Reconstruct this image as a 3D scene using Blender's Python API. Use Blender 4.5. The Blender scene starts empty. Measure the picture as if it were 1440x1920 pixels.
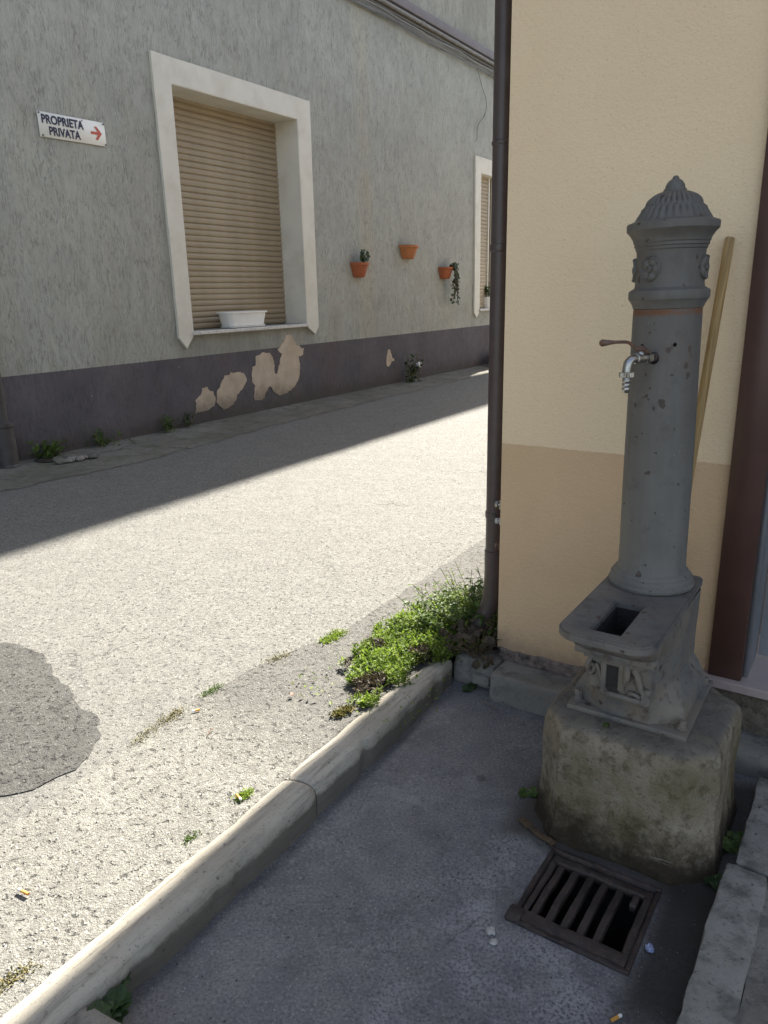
import bpy, bmesh, math, random
import numpy as np
from mathutils import Vector, Matrix, noise
R = math.radians
random.seed(7); np.random.seed(7)
S = bpy.context.scene
COL = S.collection

# ------------------------------------------------------------------ camera, light, exposure
PITCH, ROLL, HCAM = 0.283076949, -0.0223845308, 1.6
_f = Vector((0, math.cos(PITCH), -math.sin(PITCH))); _r = Vector((1, 0, 0)); _u = _r.cross(_f)
_r2 = _r*math.cos(ROLL) + _u*math.sin(ROLL); _u2 = _u*math.cos(ROLL) - _r*math.sin(ROLL)
cd = bpy.data.cameras.new('camera'); cam = bpy.data.objects.new('camera', cd); COL.objects.link(cam)
cd.sensor_fit = 'VERTICAL'; cd.sensor_height = 36; cd.lens = 36*1403.95/1920; cd.clip_start = .05; cd.clip_end = 900
cam.matrix_world = Matrix(((_r2.x, _u2.x, -_f.x, 0), (_r2.y, _u2.y, -_f.y, 0), (_r2.z, _u2.z, -_f.z, HCAM), (0, 0, 0, 1)))
S.camera = cam
SUN_AZ, SUN_EL = 22.8, 45.0
w = bpy.data.worlds.new('World'); S.world = w; w.use_nodes = True
nt = w.node_tree; nt.nodes.clear()
sky = nt.nodes.new('ShaderNodeTexSky'); sky.sky_type = 'NISHITA'; sky.sun_disc = False
sky.sun_elevation = R(SUN_EL); sky.sun_rotation = R(SUN_AZ); sky.air_density = 1.0; sky.dust_density = 1.6
bg = nt.nodes.new('ShaderNodeBackground'); bg.inputs[1].default_value = 0.078
hs_ = nt.nodes.new('ShaderNodeHueSaturation'); hs_.inputs['Saturation'].default_value = .70; nt.links.new(sky.outputs[0], hs_.inputs['Color'])
wo = nt.nodes.new('ShaderNodeOutputWorld'); nt.links.new(hs_.outputs[0], bg.inputs[0]); nt.links.new(bg.outputs[0], wo.inputs[0])
sd = bpy.data.lights.new('sun', 'SUN'); sd.energy = 5.0; sd.angle = R(1.0); sd.color = (1, .945, .86)
so = bpy.data.objects.new('sun', sd); COL.objects.link(so)
D = Vector((math.sin(R(SUN_AZ))*math.cos(R(SUN_EL)), math.cos(R(SUN_AZ))*math.cos(R(SUN_EL)), math.sin(R(SUN_EL))))
so.rotation_euler = D.to_track_quat('Z', 'Y').to_euler(); so.location = (0, 0, 12)
S.view_settings.view_transform = 'Standard'; S.view_settings.look = 'None'
S.view_settings.gamma = 1; S.view_settings.use_curve_mapping = False
S.view_settings.exposure = 2.0
S.cycles.max_bounces = 8; S.cycles.diffuse_bounces = 5; S.cycles.use_denoising = True

# ------------------------------------------------------------------ frames
AG = R(57.42179)          # street direction g, street coordinates (s along the street, q to the right)
G = Vector((math.cos(AG), math.sin(AG), 0)); N = Vector((G.y, -G.x, 0))
def SQ(s, q, z=0.0): return G*s + N*q + Vector((0, 0, z))
M_STREET = Matrix.Rotation(AG, 4, 'Z')                      # local x = s, local y = -q
M_GREY = Matrix.Translation(N*-6.77) @ Matrix.Rotation(AG, 4, 'Z')   # local y+ goes into the building
AB = math.atan2(-.55908, .82912)
CORNER = Vector((.468, 2.888, 0))
M_BEIGE = Matrix.Translation(CORNER) @ Matrix.Rotation(AB, 4, 'Z')
FC = Vector((.765, 2.045, 0))
M_FOUNT = Matrix.Translation(FC) @ Matrix.Rotation(AB, 4, 'Z')       # local x = right along wall, local y = back to the wall
STREET_Z = 0.10

# ------------------------------------------------------------------ object helpers
def tag(o, label=None, cat=None, group=None, kind=None):
    if label: o['label'] = label
    if cat: o['category'] = cat
    if group: o['group'] = group
    if kind: o['kind'] = kind
    return o
def empty(name, M=Matrix(), parent=None):
    o = bpy.data.objects.new(name, None); COL.objects.link(o); o.empty_display_size = .1
    if parent: o.parent = parent
    o.matrix_local = M
    return o
def link(name, me, mat=None, parent=None, M=None, smooth=False):
    o = bpy.data.objects.new(name, me); COL.objects.link(o)
    if mat is not None and len(me.materials) == 0: me.materials.append(mat)
    if parent: o.parent = parent
    if M is not None: o.matrix_local = M
    if smooth:
        me.polygons.foreach_set('use_smooth', [True]*len(me.polygons))
    return o
def from_bm(name, bm, mat=None, parent=None, M=None, smooth=False, recalc=True):
    if recalc: bmesh.ops.recalc_face_normals(bm, faces=bm.faces)
    me = bpy.data.meshes.new(name); bm.to_mesh(me); bm.free()
    return link(name, me, mat, parent, M, smooth)
def pyd(name, vs, fs, mat=None, parent=None, M=None, smooth=False):
    me = bpy.data.meshes.new(name); me.from_pydata([tuple(v) for v in vs], [], fs); me.update()
    return link(name, me, mat, parent, M, smooth)
def autosmooth(o, ang=35):
    me = o.data; me.polygons.foreach_set('use_smooth', [True]*len(me.polygons))
    me.set_sharp_from_angle(angle=R(ang)); return o
def add_box(bm, x0, x1, y0, y1, z0, z1, bev=0, seg=2, M=None):
    r = bmesh.ops.create_cube(bm, size=1)
    vs = r['verts']
    bmesh.ops.scale(bm, vec=(x1-x0, y1-y0, z1-z0), verts=vs)
    bmesh.ops.translate(bm, vec=((x0+x1)/2, (y0+y1)/2, (z0+z1)/2), verts=vs)
    if bev > 0:
        es = list({e for v in vs for e in v.link_edges})
        rb = bmesh.ops.bevel(bm, geom=es, offset=bev, segments=seg, profile=.6, affect='EDGES')
        vs = list({v for f in rb['faces'] for v in f.verts} | {v for v in vs if v.is_valid})
    if M is not None: bmesh.ops.transform(bm, matrix=M, verts=vs)
    return vs
def box(name, x0, x1, y0, y1, z0, z1, mat, parent=None, bev=0, seg=2, M=None, sub=0, rough=0, freq=8):
    bm = bmesh.new(); add_box(bm, x0, x1, y0, y1, z0, z1, bev, seg)
    if sub: grid_cut(bm, sub)
    if rough: jitter(bm, rough, freq)
    o = from_bm(name, bm, mat, parent, M)
    if bev: autosmooth(o, 50)
    return o
def grid_cut(bm, step):
    """cut a mesh along axis planes so that it has about STEP long edges"""
    for ax in range(3):
        co = [v.co[ax] for v in bm.verts]; a, b = min(co), max(co)
        n = int((b-a)/step)
        for i in range(1, n+1):
            p = Vector((0, 0, 0)); p[ax] = a + (b-a)*i/(n+1); nn = Vector((0, 0, 0)); nn[ax] = 1
            bmesh.ops.bisect_plane(bm, geom=bm.verts[:]+bm.edges[:]+bm.faces[:], plane_co=p, plane_no=nn)
def jitter(bm, amp, freq, seed=0.0):
    for v in bm.verts:
        p = v.co*freq + Vector((seed, seed*1.7, 0))
        v.co += (noise.noise_vector(p)*.65 + noise.noise_vector(p*3.1)*.35)*amp
def lathe(bm, prof, n=64, mod=None, cap=True):
    rings = []
    for r, z in prof:
        ring = []
        for i in range(n):
            a = 2*math.pi*i/n
            rr, zz = (r, z) if mod is None else mod(r, z, a)
            ring.append(bm.verts.new((rr*math.cos(a), rr*math.sin(a), zz)))
        rings.append(ring)
    for a, b in zip(rings[:-1], rings[1:]):
        for i in range(n):
            bm.faces.new((a[i], a[(i+1) % n], b[(i+1) % n], b[i]))
    if cap:
        bm.faces.new(rings[0][::-1]); bm.faces.new(rings[-1])
    return [v for rg in rings for v in rg]
def loft(bm, rings, cap=True):
    vr = [[bm.verts.new(p) for p in r] for r in rings]
    n = len(vr[0])
    for a, b in zip(vr[:-1], vr[1:]):
        for i in range(n): bm.faces.new((a[i], a[(i+1) % n], b[(i+1) % n], b[i]))
    if cap: bm.faces.new(vr[0][::-1]); bm.faces.new(vr[-1])
    return [v for r in vr for v in r]
def tube(bm, pts, rad, n=8, cap=True):
    """a tube along points; RAD a number or one per point"""
    pts = [Vector(p) for p in pts]
    if not hasattr(rad, '__len__'): rad = [rad]*len(pts)
    rings = []; prev = None
    for i, p in enumerate(pts):
        t = (pts[min(i+1, len(pts)-1)] - pts[max(i-1, 0)]).normalized()
        a = prev - t*prev.dot(t) if prev is not None else (Vector((0, 0, 1)) if abs(t.z) < .9 else Vector((1, 0, 0)))
        a = (a - t*a.dot(t)).normalized(); prev = a; b = t.cross(a)
        rings.append([p + (a*math.cos(2*math.pi*k/n) + b*math.sin(2*math.pi*k/n))*rad[i] for k in range(n)])
    return loft(bm, rings, cap)
def smooth_path(pts, k=6):
    pts = [Vector(p) for p in pts]; out = []
    P = [pts[0]*2-pts[1]] + pts + [pts[-1]*2-pts[-2]]
    for i in range(1, len(P)-2):
        for j in range(k):
            t = j/k; a, b, c, d = P[i-1], P[i], P[i+1], P[i+2]
            out.append(.5*((2*b) + (c-a)*t + (2*a-5*b+4*c-d)*t*t + (3*b-a-3*c+d)*t**3))
    out.append(pts[-1]); return out
def prism(bm, poly, y0, y1):
    """poly in x,z extruded along y"""
    a = [bm.verts.new((x, y0, z)) for x, z in poly]; b = [bm.verts.new((x, y1, z)) for x, z in poly]
    bm.faces.new(a); bm.faces.new(b[::-1]); n = len(a)
    for i in range(n): bm.faces.new((a[i], b[i], b[(i+1) % n], a[(i+1) % n]))
def sheet(name, poly, z, mat, parent=None, M=None):
    """flat polygon in x,y"""
    return pyd(name, [(x, y, z) for x, y in poly], [list(range(len(poly)))], mat, parent, M)
def ragged(poly, amp, step, seed=0):
    """a polygon with its edges broken into an irregular outline"""
    out = []; n = len(poly)
    for i in range(n):
        a = Vector(poly[i]).to_3d(); b = Vector(poly[(i+1) % n]).to_3d(); L = (b-a).length; k = max(1, int(L/step))
        for j in range(k):
            p = a.lerp(b, j/k); q = noise.noise_vector(p/amp*.35 + Vector((seed, 0, 3)))*amp + noise.noise_vector(p/amp*1.3 + Vector((seed, 5, 3)))*amp*.5
            out.append((p.x+q.x, p.y+q.y))
    return out

# ------------------------------------------------------------------ material helper
class NT:
    def __init__(s, name):
        m = bpy.data.materials.new(name); m.use_nodes = True; s.m = m; s.t = m.node_tree
        s.t.nodes.clear(); s.out = s.n('ShaderNodeOutputMaterial'); s.b = s.n('ShaderNodeBsdfPrincipled')
        s.t.links.new(s.b.outputs[0], s.out.inputs[0])
        tc = s.n('ShaderNodeTexCoord'); s.co = tc.outputs['Object']
        g = s.n('ShaderNodeNewGeometry'); s.pos = g.outputs['Position']; s.nor = g.outputs['Normal']
    def n(s, t): return s.t.nodes.new(t)
    def L(s, a, b):
        if isinstance(a, (int, float)): b.default_value = a
        elif isinstance(a, tuple): b.default_value = a if len(a) == len(b.default_value) else (*a, 1)[:len(b.default_value)]
        else: s.t.links.new(a, b)
    def map(s, co, scale=(1, 1, 1), loc=(0, 0, 0), rot=(0, 0, 0)):
        m = s.n('ShaderNodeMapping'); s.L(co, m.inputs[0]); m.inputs['Scale'].default_value = scale
        m.inputs['Location'].default_value = loc; m.inputs['Rotation'].default_value = rot; return m.outputs[0]
    def noise(s, scale=5, detail=4, rough=.55, co=None, dist=0, col=False):
        x = s.n('ShaderNodeTexNoise'); s.L(co or s.co, x.inputs['Vector']); x.inputs['Scale'].default_value = scale
        x.inputs['Detail'].default_value = detail; x.inputs['Roughness'].default_value = rough; x.inputs['Distortion'].default_value = dist
        return x.outputs['Color' if col else 'Fac']
    def vor(s, scale=5, co=None, out='Distance', feat='F1', rnd=1):
        x = s.n('ShaderNodeTexVoronoi'); s.L(co or s.co, x.inputs['Vector']); x.inputs['Scale'].default_value = scale
        x.feature = feat; x.inputs['Randomness'].default_value = rnd; return x.outputs[out]
    def ramp(s, fac, stops, interp='LINEAR'):
        r = s.n('ShaderNodeValToRGB'); s.L(fac, r.inputs[0]); e = r.color_ramp.elements; r.color_ramp.interpolation = interp
        while len(e) < len(stops): e.new(.5)
        for x, (p, c) in zip(e, stops):
            x.position = p; x.color = (c, c, c, 1) if isinstance(c, (int, float)) else (*c, 1)
        return r.outputs[0]
    def mix(s, f, a, b, mode='MIX'):
        m = s.n('ShaderNodeMix'); m.data_type = 'RGBA'; m.blend_type = mode
        s.L(f, m.inputs[0]); s.L(a, m.inputs[6]); s.L(b, m.inputs[7]); return m.outputs[2]
    def math(s, op, a, b=0.0, clamp=False):
        m = s.n('ShaderNodeMath'); m.operation = op; m.use_clamp = clamp; s.L(a, m.inputs[0]); s.L(b, m.inputs[1]); return m.outputs[0]
    def step(s, v, lo, hi):
        m = s.n('ShaderNodeMapRange'); m.interpolation_type = 'SMOOTHSTEP'; s.L(v, m.inputs[0]); m.inputs[1].default_value = lo; m.inputs[2].default_value = hi; return m.outputs[0]
    def xyz(s, co):
        x = s.n('ShaderNodeSeparateXYZ'); s.L(co, x.inputs[0]); return x.outputs
    def bump(s, h, strength=.5, dist=.01, prev=None):
        b = s.n('ShaderNodeBump'); s.L(h, b.inputs['Height']); b.inputs['Strength'].default_value = strength; b.inputs['Distance'].default_value = dist
        if prev is not None: s.L(prev, b.inputs['Normal'])
        return b.outputs[0]
    def done(s, col, rough=.8, nrm=None, metal=0, spec=.5):
        s.L(col, s.b.inputs['Base Color']); s.L(rough, s.b.inputs['Roughness']); s.L(metal, s.b.inputs['Metallic'])
        s.b.inputs['Specular IOR Level'].default_value = spec
        if nrm is not None: s.L(nrm, s.b.inputs['Normal'])
        return s.m

def m_asphalt(name, dark, light, pit=.5, warm=0.0, fine=1.0, spot=.5, bumpd=.006, grad=False):
    """exposed aggregate in worn binder"""
    t = NT(name); co = t.pos
    wob = t.noise(60, 2, .5, co)
    v1 = t.vor(150*fine, co); v2 = t.vor(70*fine, co, feat='F1')
    cell = t.vor(150*fine, co, out='Color'); cx = t.xyz(cell)[0]
    stone = t.math('MULTIPLY', t.ramp(v1, [(.0, 1.0), (.45, .8), (.8, .3)]), t.ramp(t.noise(190*fine, 4, .7, co), [(.34, .25), (.56, 1)]))
    pits = t.ramp(t.noise(34*fine, 3, .62, co), [(.33, 1), (.42, 0)])
    pits = t.math('MAXIMUM', pits, t.math('MULTIPLY', t.ramp(t.vor(48, co), [(0, 1), (.16, 1), (.24, 0)]), t.ramp(t.xyz(t.vor(48, co, out='Color'))[2], [(.86, 0), (.88, 1)]))); large = t.noise(1.3, 5, .6, co); mid = t.noise(7, 5, .65, co)
    base = t.mix(t.math('MULTIPLY', stone, t.ramp(cx, [(0, .35), (1, 1)])), dark, light)
    base = t.mix(t.ramp(large, [(.42, 0), (.62, .55)]), base, t.mix(.35, dark, light))
    wv = t.n('ShaderNodeVectorMath'); wv.operation = 'ADD'; t.L(co, wv.inputs[0]); nn = t.n('ShaderNodeVectorMath'); nn.operation = 'SCALE'; t.L(t.noise(5, 4, .65, co, col=True), nn.inputs[0]); nn.inputs['Scale'].default_value = .3; t.L(nn.outputs[0], wv.inputs[1])
    ck = t.math('MULTIPLY', t.ramp(t.vor(.75, wv.outputs[0], feat='DISTANCE_TO_EDGE'), [(0, 1), (.006, 0)]), t.ramp(t.noise(.9, 3, .5, co), [(.5, 0), (.58, .7)])); base = t.mix(ck, base, tuple(c*.4 for c in dark))
    base = t.mix(t.ramp(mid, [(.45, 0), (.7, .5)]), base, tuple(c*.6 for c in light))
    base = t.mix(t.math('MULTIPLY', pits, pit), base, tuple(c*.45 for c in dark))
    base = t.mix(t.ramp(t.noise(75, 4, .75, co), [(.36, .5), (.52, 0)]), base, tuple(c*.9 for c in dark)); base = t.mix(t.ramp(t.noise(22, 5, .8, co), [(.38, .35), (.52, 0)]), base, tuple(c*1.1 for c in dark))
    fleck = t.ramp(t.vor(38, co), [(.0, 1), (.09, 1), (.13, 0)])
    base = t.mix(t.math('MULTIPLY', fleck, spot), base, tuple(min(1, c*1.5) for c in light))
    if grad:      # worn paler towards the near end of the strip
        P = t.xyz(co); sv = t.math('ADD', t.math('ADD', t.math('MULTIPLY', P[0], G.x), t.math('MULTIPLY', P[1], G.y)), t.math('MULTIPLY', t.noise(2.2, 4, .6, co), .9))
        base = t.mix(t.math('MULTIPLY', t.math('SUBTRACT', 1, t.step(sv, 1.75, 2.6)), .85), base, t.mix(1.0, base, (1.75, 1.75, 1.72), 'MULTIPLY'))
    h = t.math('SUBTRACT', t.math('ADD', t.math('MULTIPLY', stone, .5), t.math('MULTIPLY', wob, .6)), t.math('MULTIPLY', pits, 1.0))
    nb = t.bump(h, .9, bumpd)
    nb = t.bump(mid, .5, .02, nb)
    return t.done(base, .85, nb, spec=.3)
M_STREETM = m_asphalt('worn_street_asphalt', (.070, .067, .062), (.395, .388, .345), .7, fine=1.5, bumpd=.005)
M_LANE = m_asphalt('rough_lane_edge', (.050, .047, .042), (.295, .288, .258), .7, fine=1.25, bumpd=.007, grad=True)
M_PATCH = m_asphalt('dark_asphalt_patch', (.03, .029, .027), (.205, .20, .182), .7, fine=1.25, bumpd=.007)

def m_basin():
    t = NT('speckled_concrete'); co = t.pos
    big = t.noise(1.8, 6, .62, co); mid = t.noise(9, 5, .6, co); fin = t.noise(120, 3, .7, co)
    c = t.mix(t.ramp(big, [(.35, 0), (.68, 1)]), (.112, .110, .118), (.195, .19, .196))
    c = t.mix(t.ramp(mid, [(.4, 0), (.75, .5)]), c, (.26, .25, .235))
    c = t.mix(t.ramp(fin, [(.3, .7), (.52, 0)]), c, (.045, .044, .046)); c = t.mix(t.ramp(fin, [(.58, 0), (.72, .6)]), c, (.36, .35, .34))
    sp = t.ramp(t.vor(95, co), [(0, 1), (.10, 1), (.2, 0)]); spc = t.ramp(t.xyz(t.vor(95, co, out='Color'))[1], [(.45, 0), (.8, .8)])
    c = t.mix(t.math('MULTIPLY', sp, spc), c, (.42, .41, .40))
    dk = t.ramp(t.vor(26, co), [(0, 1), (.07, 1), (.11, 0)]); dc = t.ramp(t.xyz(t.vor(26, co, out='Color'))[0], [(.5, 0), (.6, .8)])
    c = t.mix(t.math('MULTIPLY', dk, dc), c, (.022, .022, .024))
    # gum spots
    wv = t.n('ShaderNodeVectorMath'); wv.operation = 'ADD'; t.L(co, wv.inputs[0])
    nn = t.n('ShaderNodeVectorMath'); nn.operation = 'SCALE'; t.L(t.noise(30, 2, .5, co, col=True), nn.inputs[0]); nn.inputs['Scale'].default_value = .012; t.L(nn.outputs[0], wv.inputs[1])
    gu = t.ramp(t.vor(4.2, wv.outputs[0]), [(0, 1), (.075, 1), (.085, 0)]); gc = t.ramp(t.xyz(t.vor(4.2, wv.outputs[0], out='Color'))[2], [(.35, 0), (.4, .7)])
    c = t.mix(t.math('MULTIPLY', gu, gc), c, (.055, .052, .054)); c = t.mix(t.ramp(t.noise(3.2, 5, .7, t.map(co, loc=(7, 3, 0))), [(.52, 0), (.66, .45)]), c, (.075, .070, .074)); c = t.mix(t.ramp(t.noise(4.0, 6, .75, t.map(co, loc=(2, 9, 0))), [(.56, 0), (.68, .4)]), c, (.30, .295, .285))
    # pale cement smear round the grate, in fountain coordinates
    X = t.xyz(t.co)
    smear = t.math('MULTIPLY', t.step(X[0], -.5, -.2), t.step(X[1], -.05, -.35))
    smear = t.math('MULTIPLY', smear, t.ramp(t.noise(5, 4, .6), [(.45, 0), (.62, 1)]))
    smear = t.math('MULTIPLY', smear, t.ramp(fin, [(.42, 0), (.5, 1)]))
    c = t.mix(t.math('MULTIPLY', smear, .55), c, (.33, .33, .335))
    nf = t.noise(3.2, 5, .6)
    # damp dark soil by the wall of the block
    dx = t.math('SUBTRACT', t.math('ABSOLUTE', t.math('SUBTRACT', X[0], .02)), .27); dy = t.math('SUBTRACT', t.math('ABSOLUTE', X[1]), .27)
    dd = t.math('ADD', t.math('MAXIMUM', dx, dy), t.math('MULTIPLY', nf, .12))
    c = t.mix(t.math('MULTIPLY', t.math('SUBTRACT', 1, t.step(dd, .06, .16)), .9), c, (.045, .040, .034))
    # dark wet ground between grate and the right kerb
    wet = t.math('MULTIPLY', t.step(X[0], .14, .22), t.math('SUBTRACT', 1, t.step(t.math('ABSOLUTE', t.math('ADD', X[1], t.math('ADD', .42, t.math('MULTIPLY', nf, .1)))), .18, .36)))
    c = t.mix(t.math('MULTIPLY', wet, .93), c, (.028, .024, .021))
    cr = t.vor(2.2, wv.outputs[0], feat='DISTANCE_TO_EDGE'); crack = t.ramp(cr, [(0, 1), (.007, 0)])
    c = t.mix(t.math('MULTIPLY', crack, t.ramp(big, [(.52, 0), (.6, .5)])), c, (.03, .03, .03))
    h = t.math('ADD', t.math('MULTIPLY', mid, 1), t.math('MULTIPLY', fin, .25))
    nb = t.bump(h, .55, .008)
    return t.done(c, t.ramp(big, [(.3, .55), (.7, .8)]), nb, spec=.35)
M_BASIN = m_basin()

def m_verge():
    t = NT('mossy_concrete_verge'); co = t.pos
    big = t.noise(1.5, 6, .65, co); mid = t.noise(14, 5, .65, co); fin = t.noise(90, 3, .7, co)
    c = t.mix(t.ramp(big, [(.35, 0), (.65, 1)]), (.13, .122, .10), (.20, .19, .165))
    c = t.mix(t.ramp(t.noise(4, 4, .6, co), [(.5, 0), (.7, .6)]), c, (.085, .10, .05))
    c = t.mix(t.ramp(mid, [(.3, .6), (.5, 0)]), c, (.07, .065, .055))
    wv = t.n('ShaderNodeVectorMath'); wv.operation = 'ADD'; t.L(co, wv.inputs[0])
    nn = t.n('ShaderNodeVectorMath'); nn.operation = 'SCALE'; t.L(t.noise(6, 4, .6, co, col=True), nn.inputs[0]); nn.inputs['Scale'].default_value = .35; t.L(nn.outputs[0], wv.inputs[1])
    cr = t.ramp(t.vor(.9, wv.outputs[0], feat='DISTANCE_TO_EDGE'), [(0, 1), (.02, 0)])
    c = t.mix(t.math('MULTIPLY', t.math('MULTIPLY', cr, .7), t.ramp(big, [(.45, 0), (.6, 1)])), c, (.04, .037, .032))
    nb = t.bump(t.math('SUBTRACT', t.math('ADD', mid, t.math('MULTIPLY', fin, .4)), cr), .6, .012)
    return t.done(c, .9, nb, spec=.2)
M_VERGE = m_verge()

def m_stone(name, a, b, c2, stri=None, fine=90, moss=0, bd=.006):
    t = NT(name); co = t.pos
    if stri is not None: sc = t.map(t.map(co, rot=(0, 0, -AG)), scale=(1.2, 16, 16)); st = t.noise(3.4, 5, .68, sc, .3)
    else: st = t.noise(12, 5, .65, co)
    big = t.noise(3, 5, .6, co); fin = t.noise(fine, 4, .7, co)
    c = t.mix(t.ramp(big, [(.35, 0), (.66, 1)]), a, b)
    c = t.mix(t.ramp(st, [(.34, .75), (.50, 0)]), c, c2)
    c = t.mix(t.ramp(fin, [(.30, .8), (.42, 0)]), c, tuple(x*.6 for x in c2))
    pit = t.ramp(t.vor(30, co), [(0, 1), (.1, 1), (.15, 0)]); pc = t.ramp(t.xyz(t.vor(30, co, out='Color'))[0], [(.75, 0), (.8, .7)])
    pit = t.math('MULTIPLY', pit, pc)
    c = t.mix(pit, c, tuple(x*.45 for x in c2))
    if moss:
        c = t.mix(t.ramp(t.noise(6, 5, .6, co), [(.48, 0), (.66, moss)]), c, (.05, .055, .022))
    if stri is not None:
        Z = t.xyz(t.pos)[2]; dz = t.math('SUBTRACT', 1, t.step(t.math('ADD', Z, t.math('MULTIPLY', t.noise(24, 5, .7, co), .05)), .085, .110)); c = t.mix(t.math('MULTIPLY', dz, .8), c, (.10, .088, .072))
    h = t.math('SUBTRACT', t.math('ADD', t.math('MULTIPLY', st, 1), t.math('MULTIPLY', fin, .5)), t.math('MULTIPLY', pit, .6))
    return t.done(c, .82, t.bump(h, .6, bd), spec=.3)
M_KERB = m_stone('striated_kerb_stone', (.33, .30, .24), (.43, .395, .33), (.20, .18, .15), stri=1)
M_KERB2 = m_stone('worn_kerb_stone', (.19, .175, .15), (.27, .25, .22), (.10, .093, .085), moss=.2, bd=.009)
M_SLAB = m_stone('grey_slab_stone', (.23, .215, .19), (.32, .305, .275), (.10, .095, .085), bd=.009)

def m_plaster_grey():
    t = NT('rustic_grey_plaster'); X = t.xyz(t.co)
    sc = t.map(t.co, scale=(1, 1, .2)); g1 = t.noise(62, 4, .7, sc, 1.0); sc2 = t.map(t.co, scale=(1, 1, .28)); g2 = t.noise(19, 5, .7, sc2, .6)
    gate = t.noise(5.5, 4, .7, t.map(t.co, scale=(1, 1, .8)))
    groove = t.math('MULTIPLY', t.ramp(g1, [(.50, 0), (.57, 1)]), t.ramp(g2, [(.36, .1), (.56, 1)]))
    groove = t.math('MULTIPLY', groove, t.ramp(gate, [(.34, .05), (.62, 1)]))
    big = t.noise(.9, 7, .68); streak = t.noise(2.2, 5, .6, t.map(t.co, scale=(1, 1, .1)))
    up = t.mix(t.ramp(big, [(.35, 0), (.65, 1)]), (.325, .325, .287), (.402, .40, .348))
    up = t.mix(t.ramp(streak, [(.5, 0), (.72, .35)]), up, (.37, .34, .27))
    up = t.mix(t.ramp(t.noise(9, 4, .7, t.map(t.co, scale=(1, 1, .2))), [(.42, 0), (.7, .3)]), up, (.50, .51, .465))
    rusty = t.math('MULTIPLY', t.math('SUBTRACT', 1, t.step(t.math('ABSOLUTE', t.math('SUBTRACT', X[0], 10.25)), .0, .32)), t.ramp(t.noise(3, 5, .6, t.map(t.co, scale=(1.5, 1, .5))), [(.4, .15), (.65, .75)]))
    up = t.mix(t.math('MULTIPLY', rusty, .6), up, (.44, .375, .26))
    up = t.mix(t.math('MULTIPLY', groove, .62), up, (.17, .17, .145))
    # damp stains below the sill and the pots, and pale rubbed areas
    sx_ = t.math('MULTIPLY', t.math('SUBTRACT', 1, t.step(t.math('ABSOLUTE', t.math('SUBTRACT', X[0], 7.6)), .9, 1.5)), t.math('SUBTRACT', 1, t.step(X[2], 1.15, 1.22)))
    up = t.mix(t.math('MULTIPLY', sx_, t.ramp(streak, [(.35, .75), (.6, .1)])), up, (.20, .195, .16))
    up = t.mix(t.math('MULTIPLY', t.math('SUBTRACT', 1, t.step(X[2], 1.0, 1.9)), t.ramp(t.noise(1.7, 5, .65, t.map(t.co, scale=(1, 1, .5), loc=(5, 0, 3))), [(.48, 0), (.66, .5)])), up, (.27, .26, .20))
    # darker streaks towards the cables
    top_dark = t.math('MULTIPLY', t.step(X[2], 4.9, 5.9), t.ramp(streak, [(.3, .5), (.7, 0)]))
    up = t.mix(top_dark, up, (.14, .145, .12))
    lo = t.mix(t.ramp(t.noise(1.6, 5, .65), [(.35, 0), (.66, 1)]), (.100, .092, .100), (.140, .126, .134))
    lo = t.mix(t.ramp(t.noise(2.4, 4, .6, t.map(t.co, scale=(1, 1, .5), loc=(3, 1, 2))), [(.52, 0), (.7, .35)]), lo, (.135, .095, .085))
    lo = t.mix(t.ramp(t.noise(10, 5, .7, t.map(t.co, scale=(1, 1, .25))), [(.52, 0), (.75, .5)]), lo, (.15, .142, .138))
    lo = t.mix(t.math('MULTIPLY', groove, .3), lo, (.05, .047, .048))
    chip = t.math('MULTIPLY', t.ramp(t.vor(9, t.co), [(0, 1), (.05, 1), (.07, 0)]), t.ramp(t.xyz(t.vor(9, t.co, out='Color'))[0], [(.9, 0), (.92, .8)]))
    lo = t.mix(chip, lo, (.45, .43, .4))
    dirt = t.math('SUBTRACT', 1, t.step(t.math('ADD', X[2], t.math('MULTIPLY', t.noise(3, 4, .6), .35)), .28, .6))
    lo = t.mix(t.math('MULTIPLY', dirt, .6), lo, (.075, .064, .048))
    edge = t.math('ADD', X[2], t.math('MULTIPLY', t.noise(30, 3, .6), .012))
    f = t.step(edge, .938, .944)
    patina = t.mix(t.ramp(t.noise(24, 4, .7, t.map(t.co, scale=(1, 1, .35))), [(.35, .28), (.5, 0)]), up, (.25, .25, .22)); c = t.mix(f, lo, patina)
    h = t.math('SUBTRACT', t.math('MULTIPLY', g2, .25), groove)
    return t.done(c, .9, t.bump(h, .6, .012), spec=.2)
M_GREY = (M_GREY, m_plaster_grey()); M_GREYM = M_GREY[1]; M_GREY = M_GREY[0]

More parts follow.
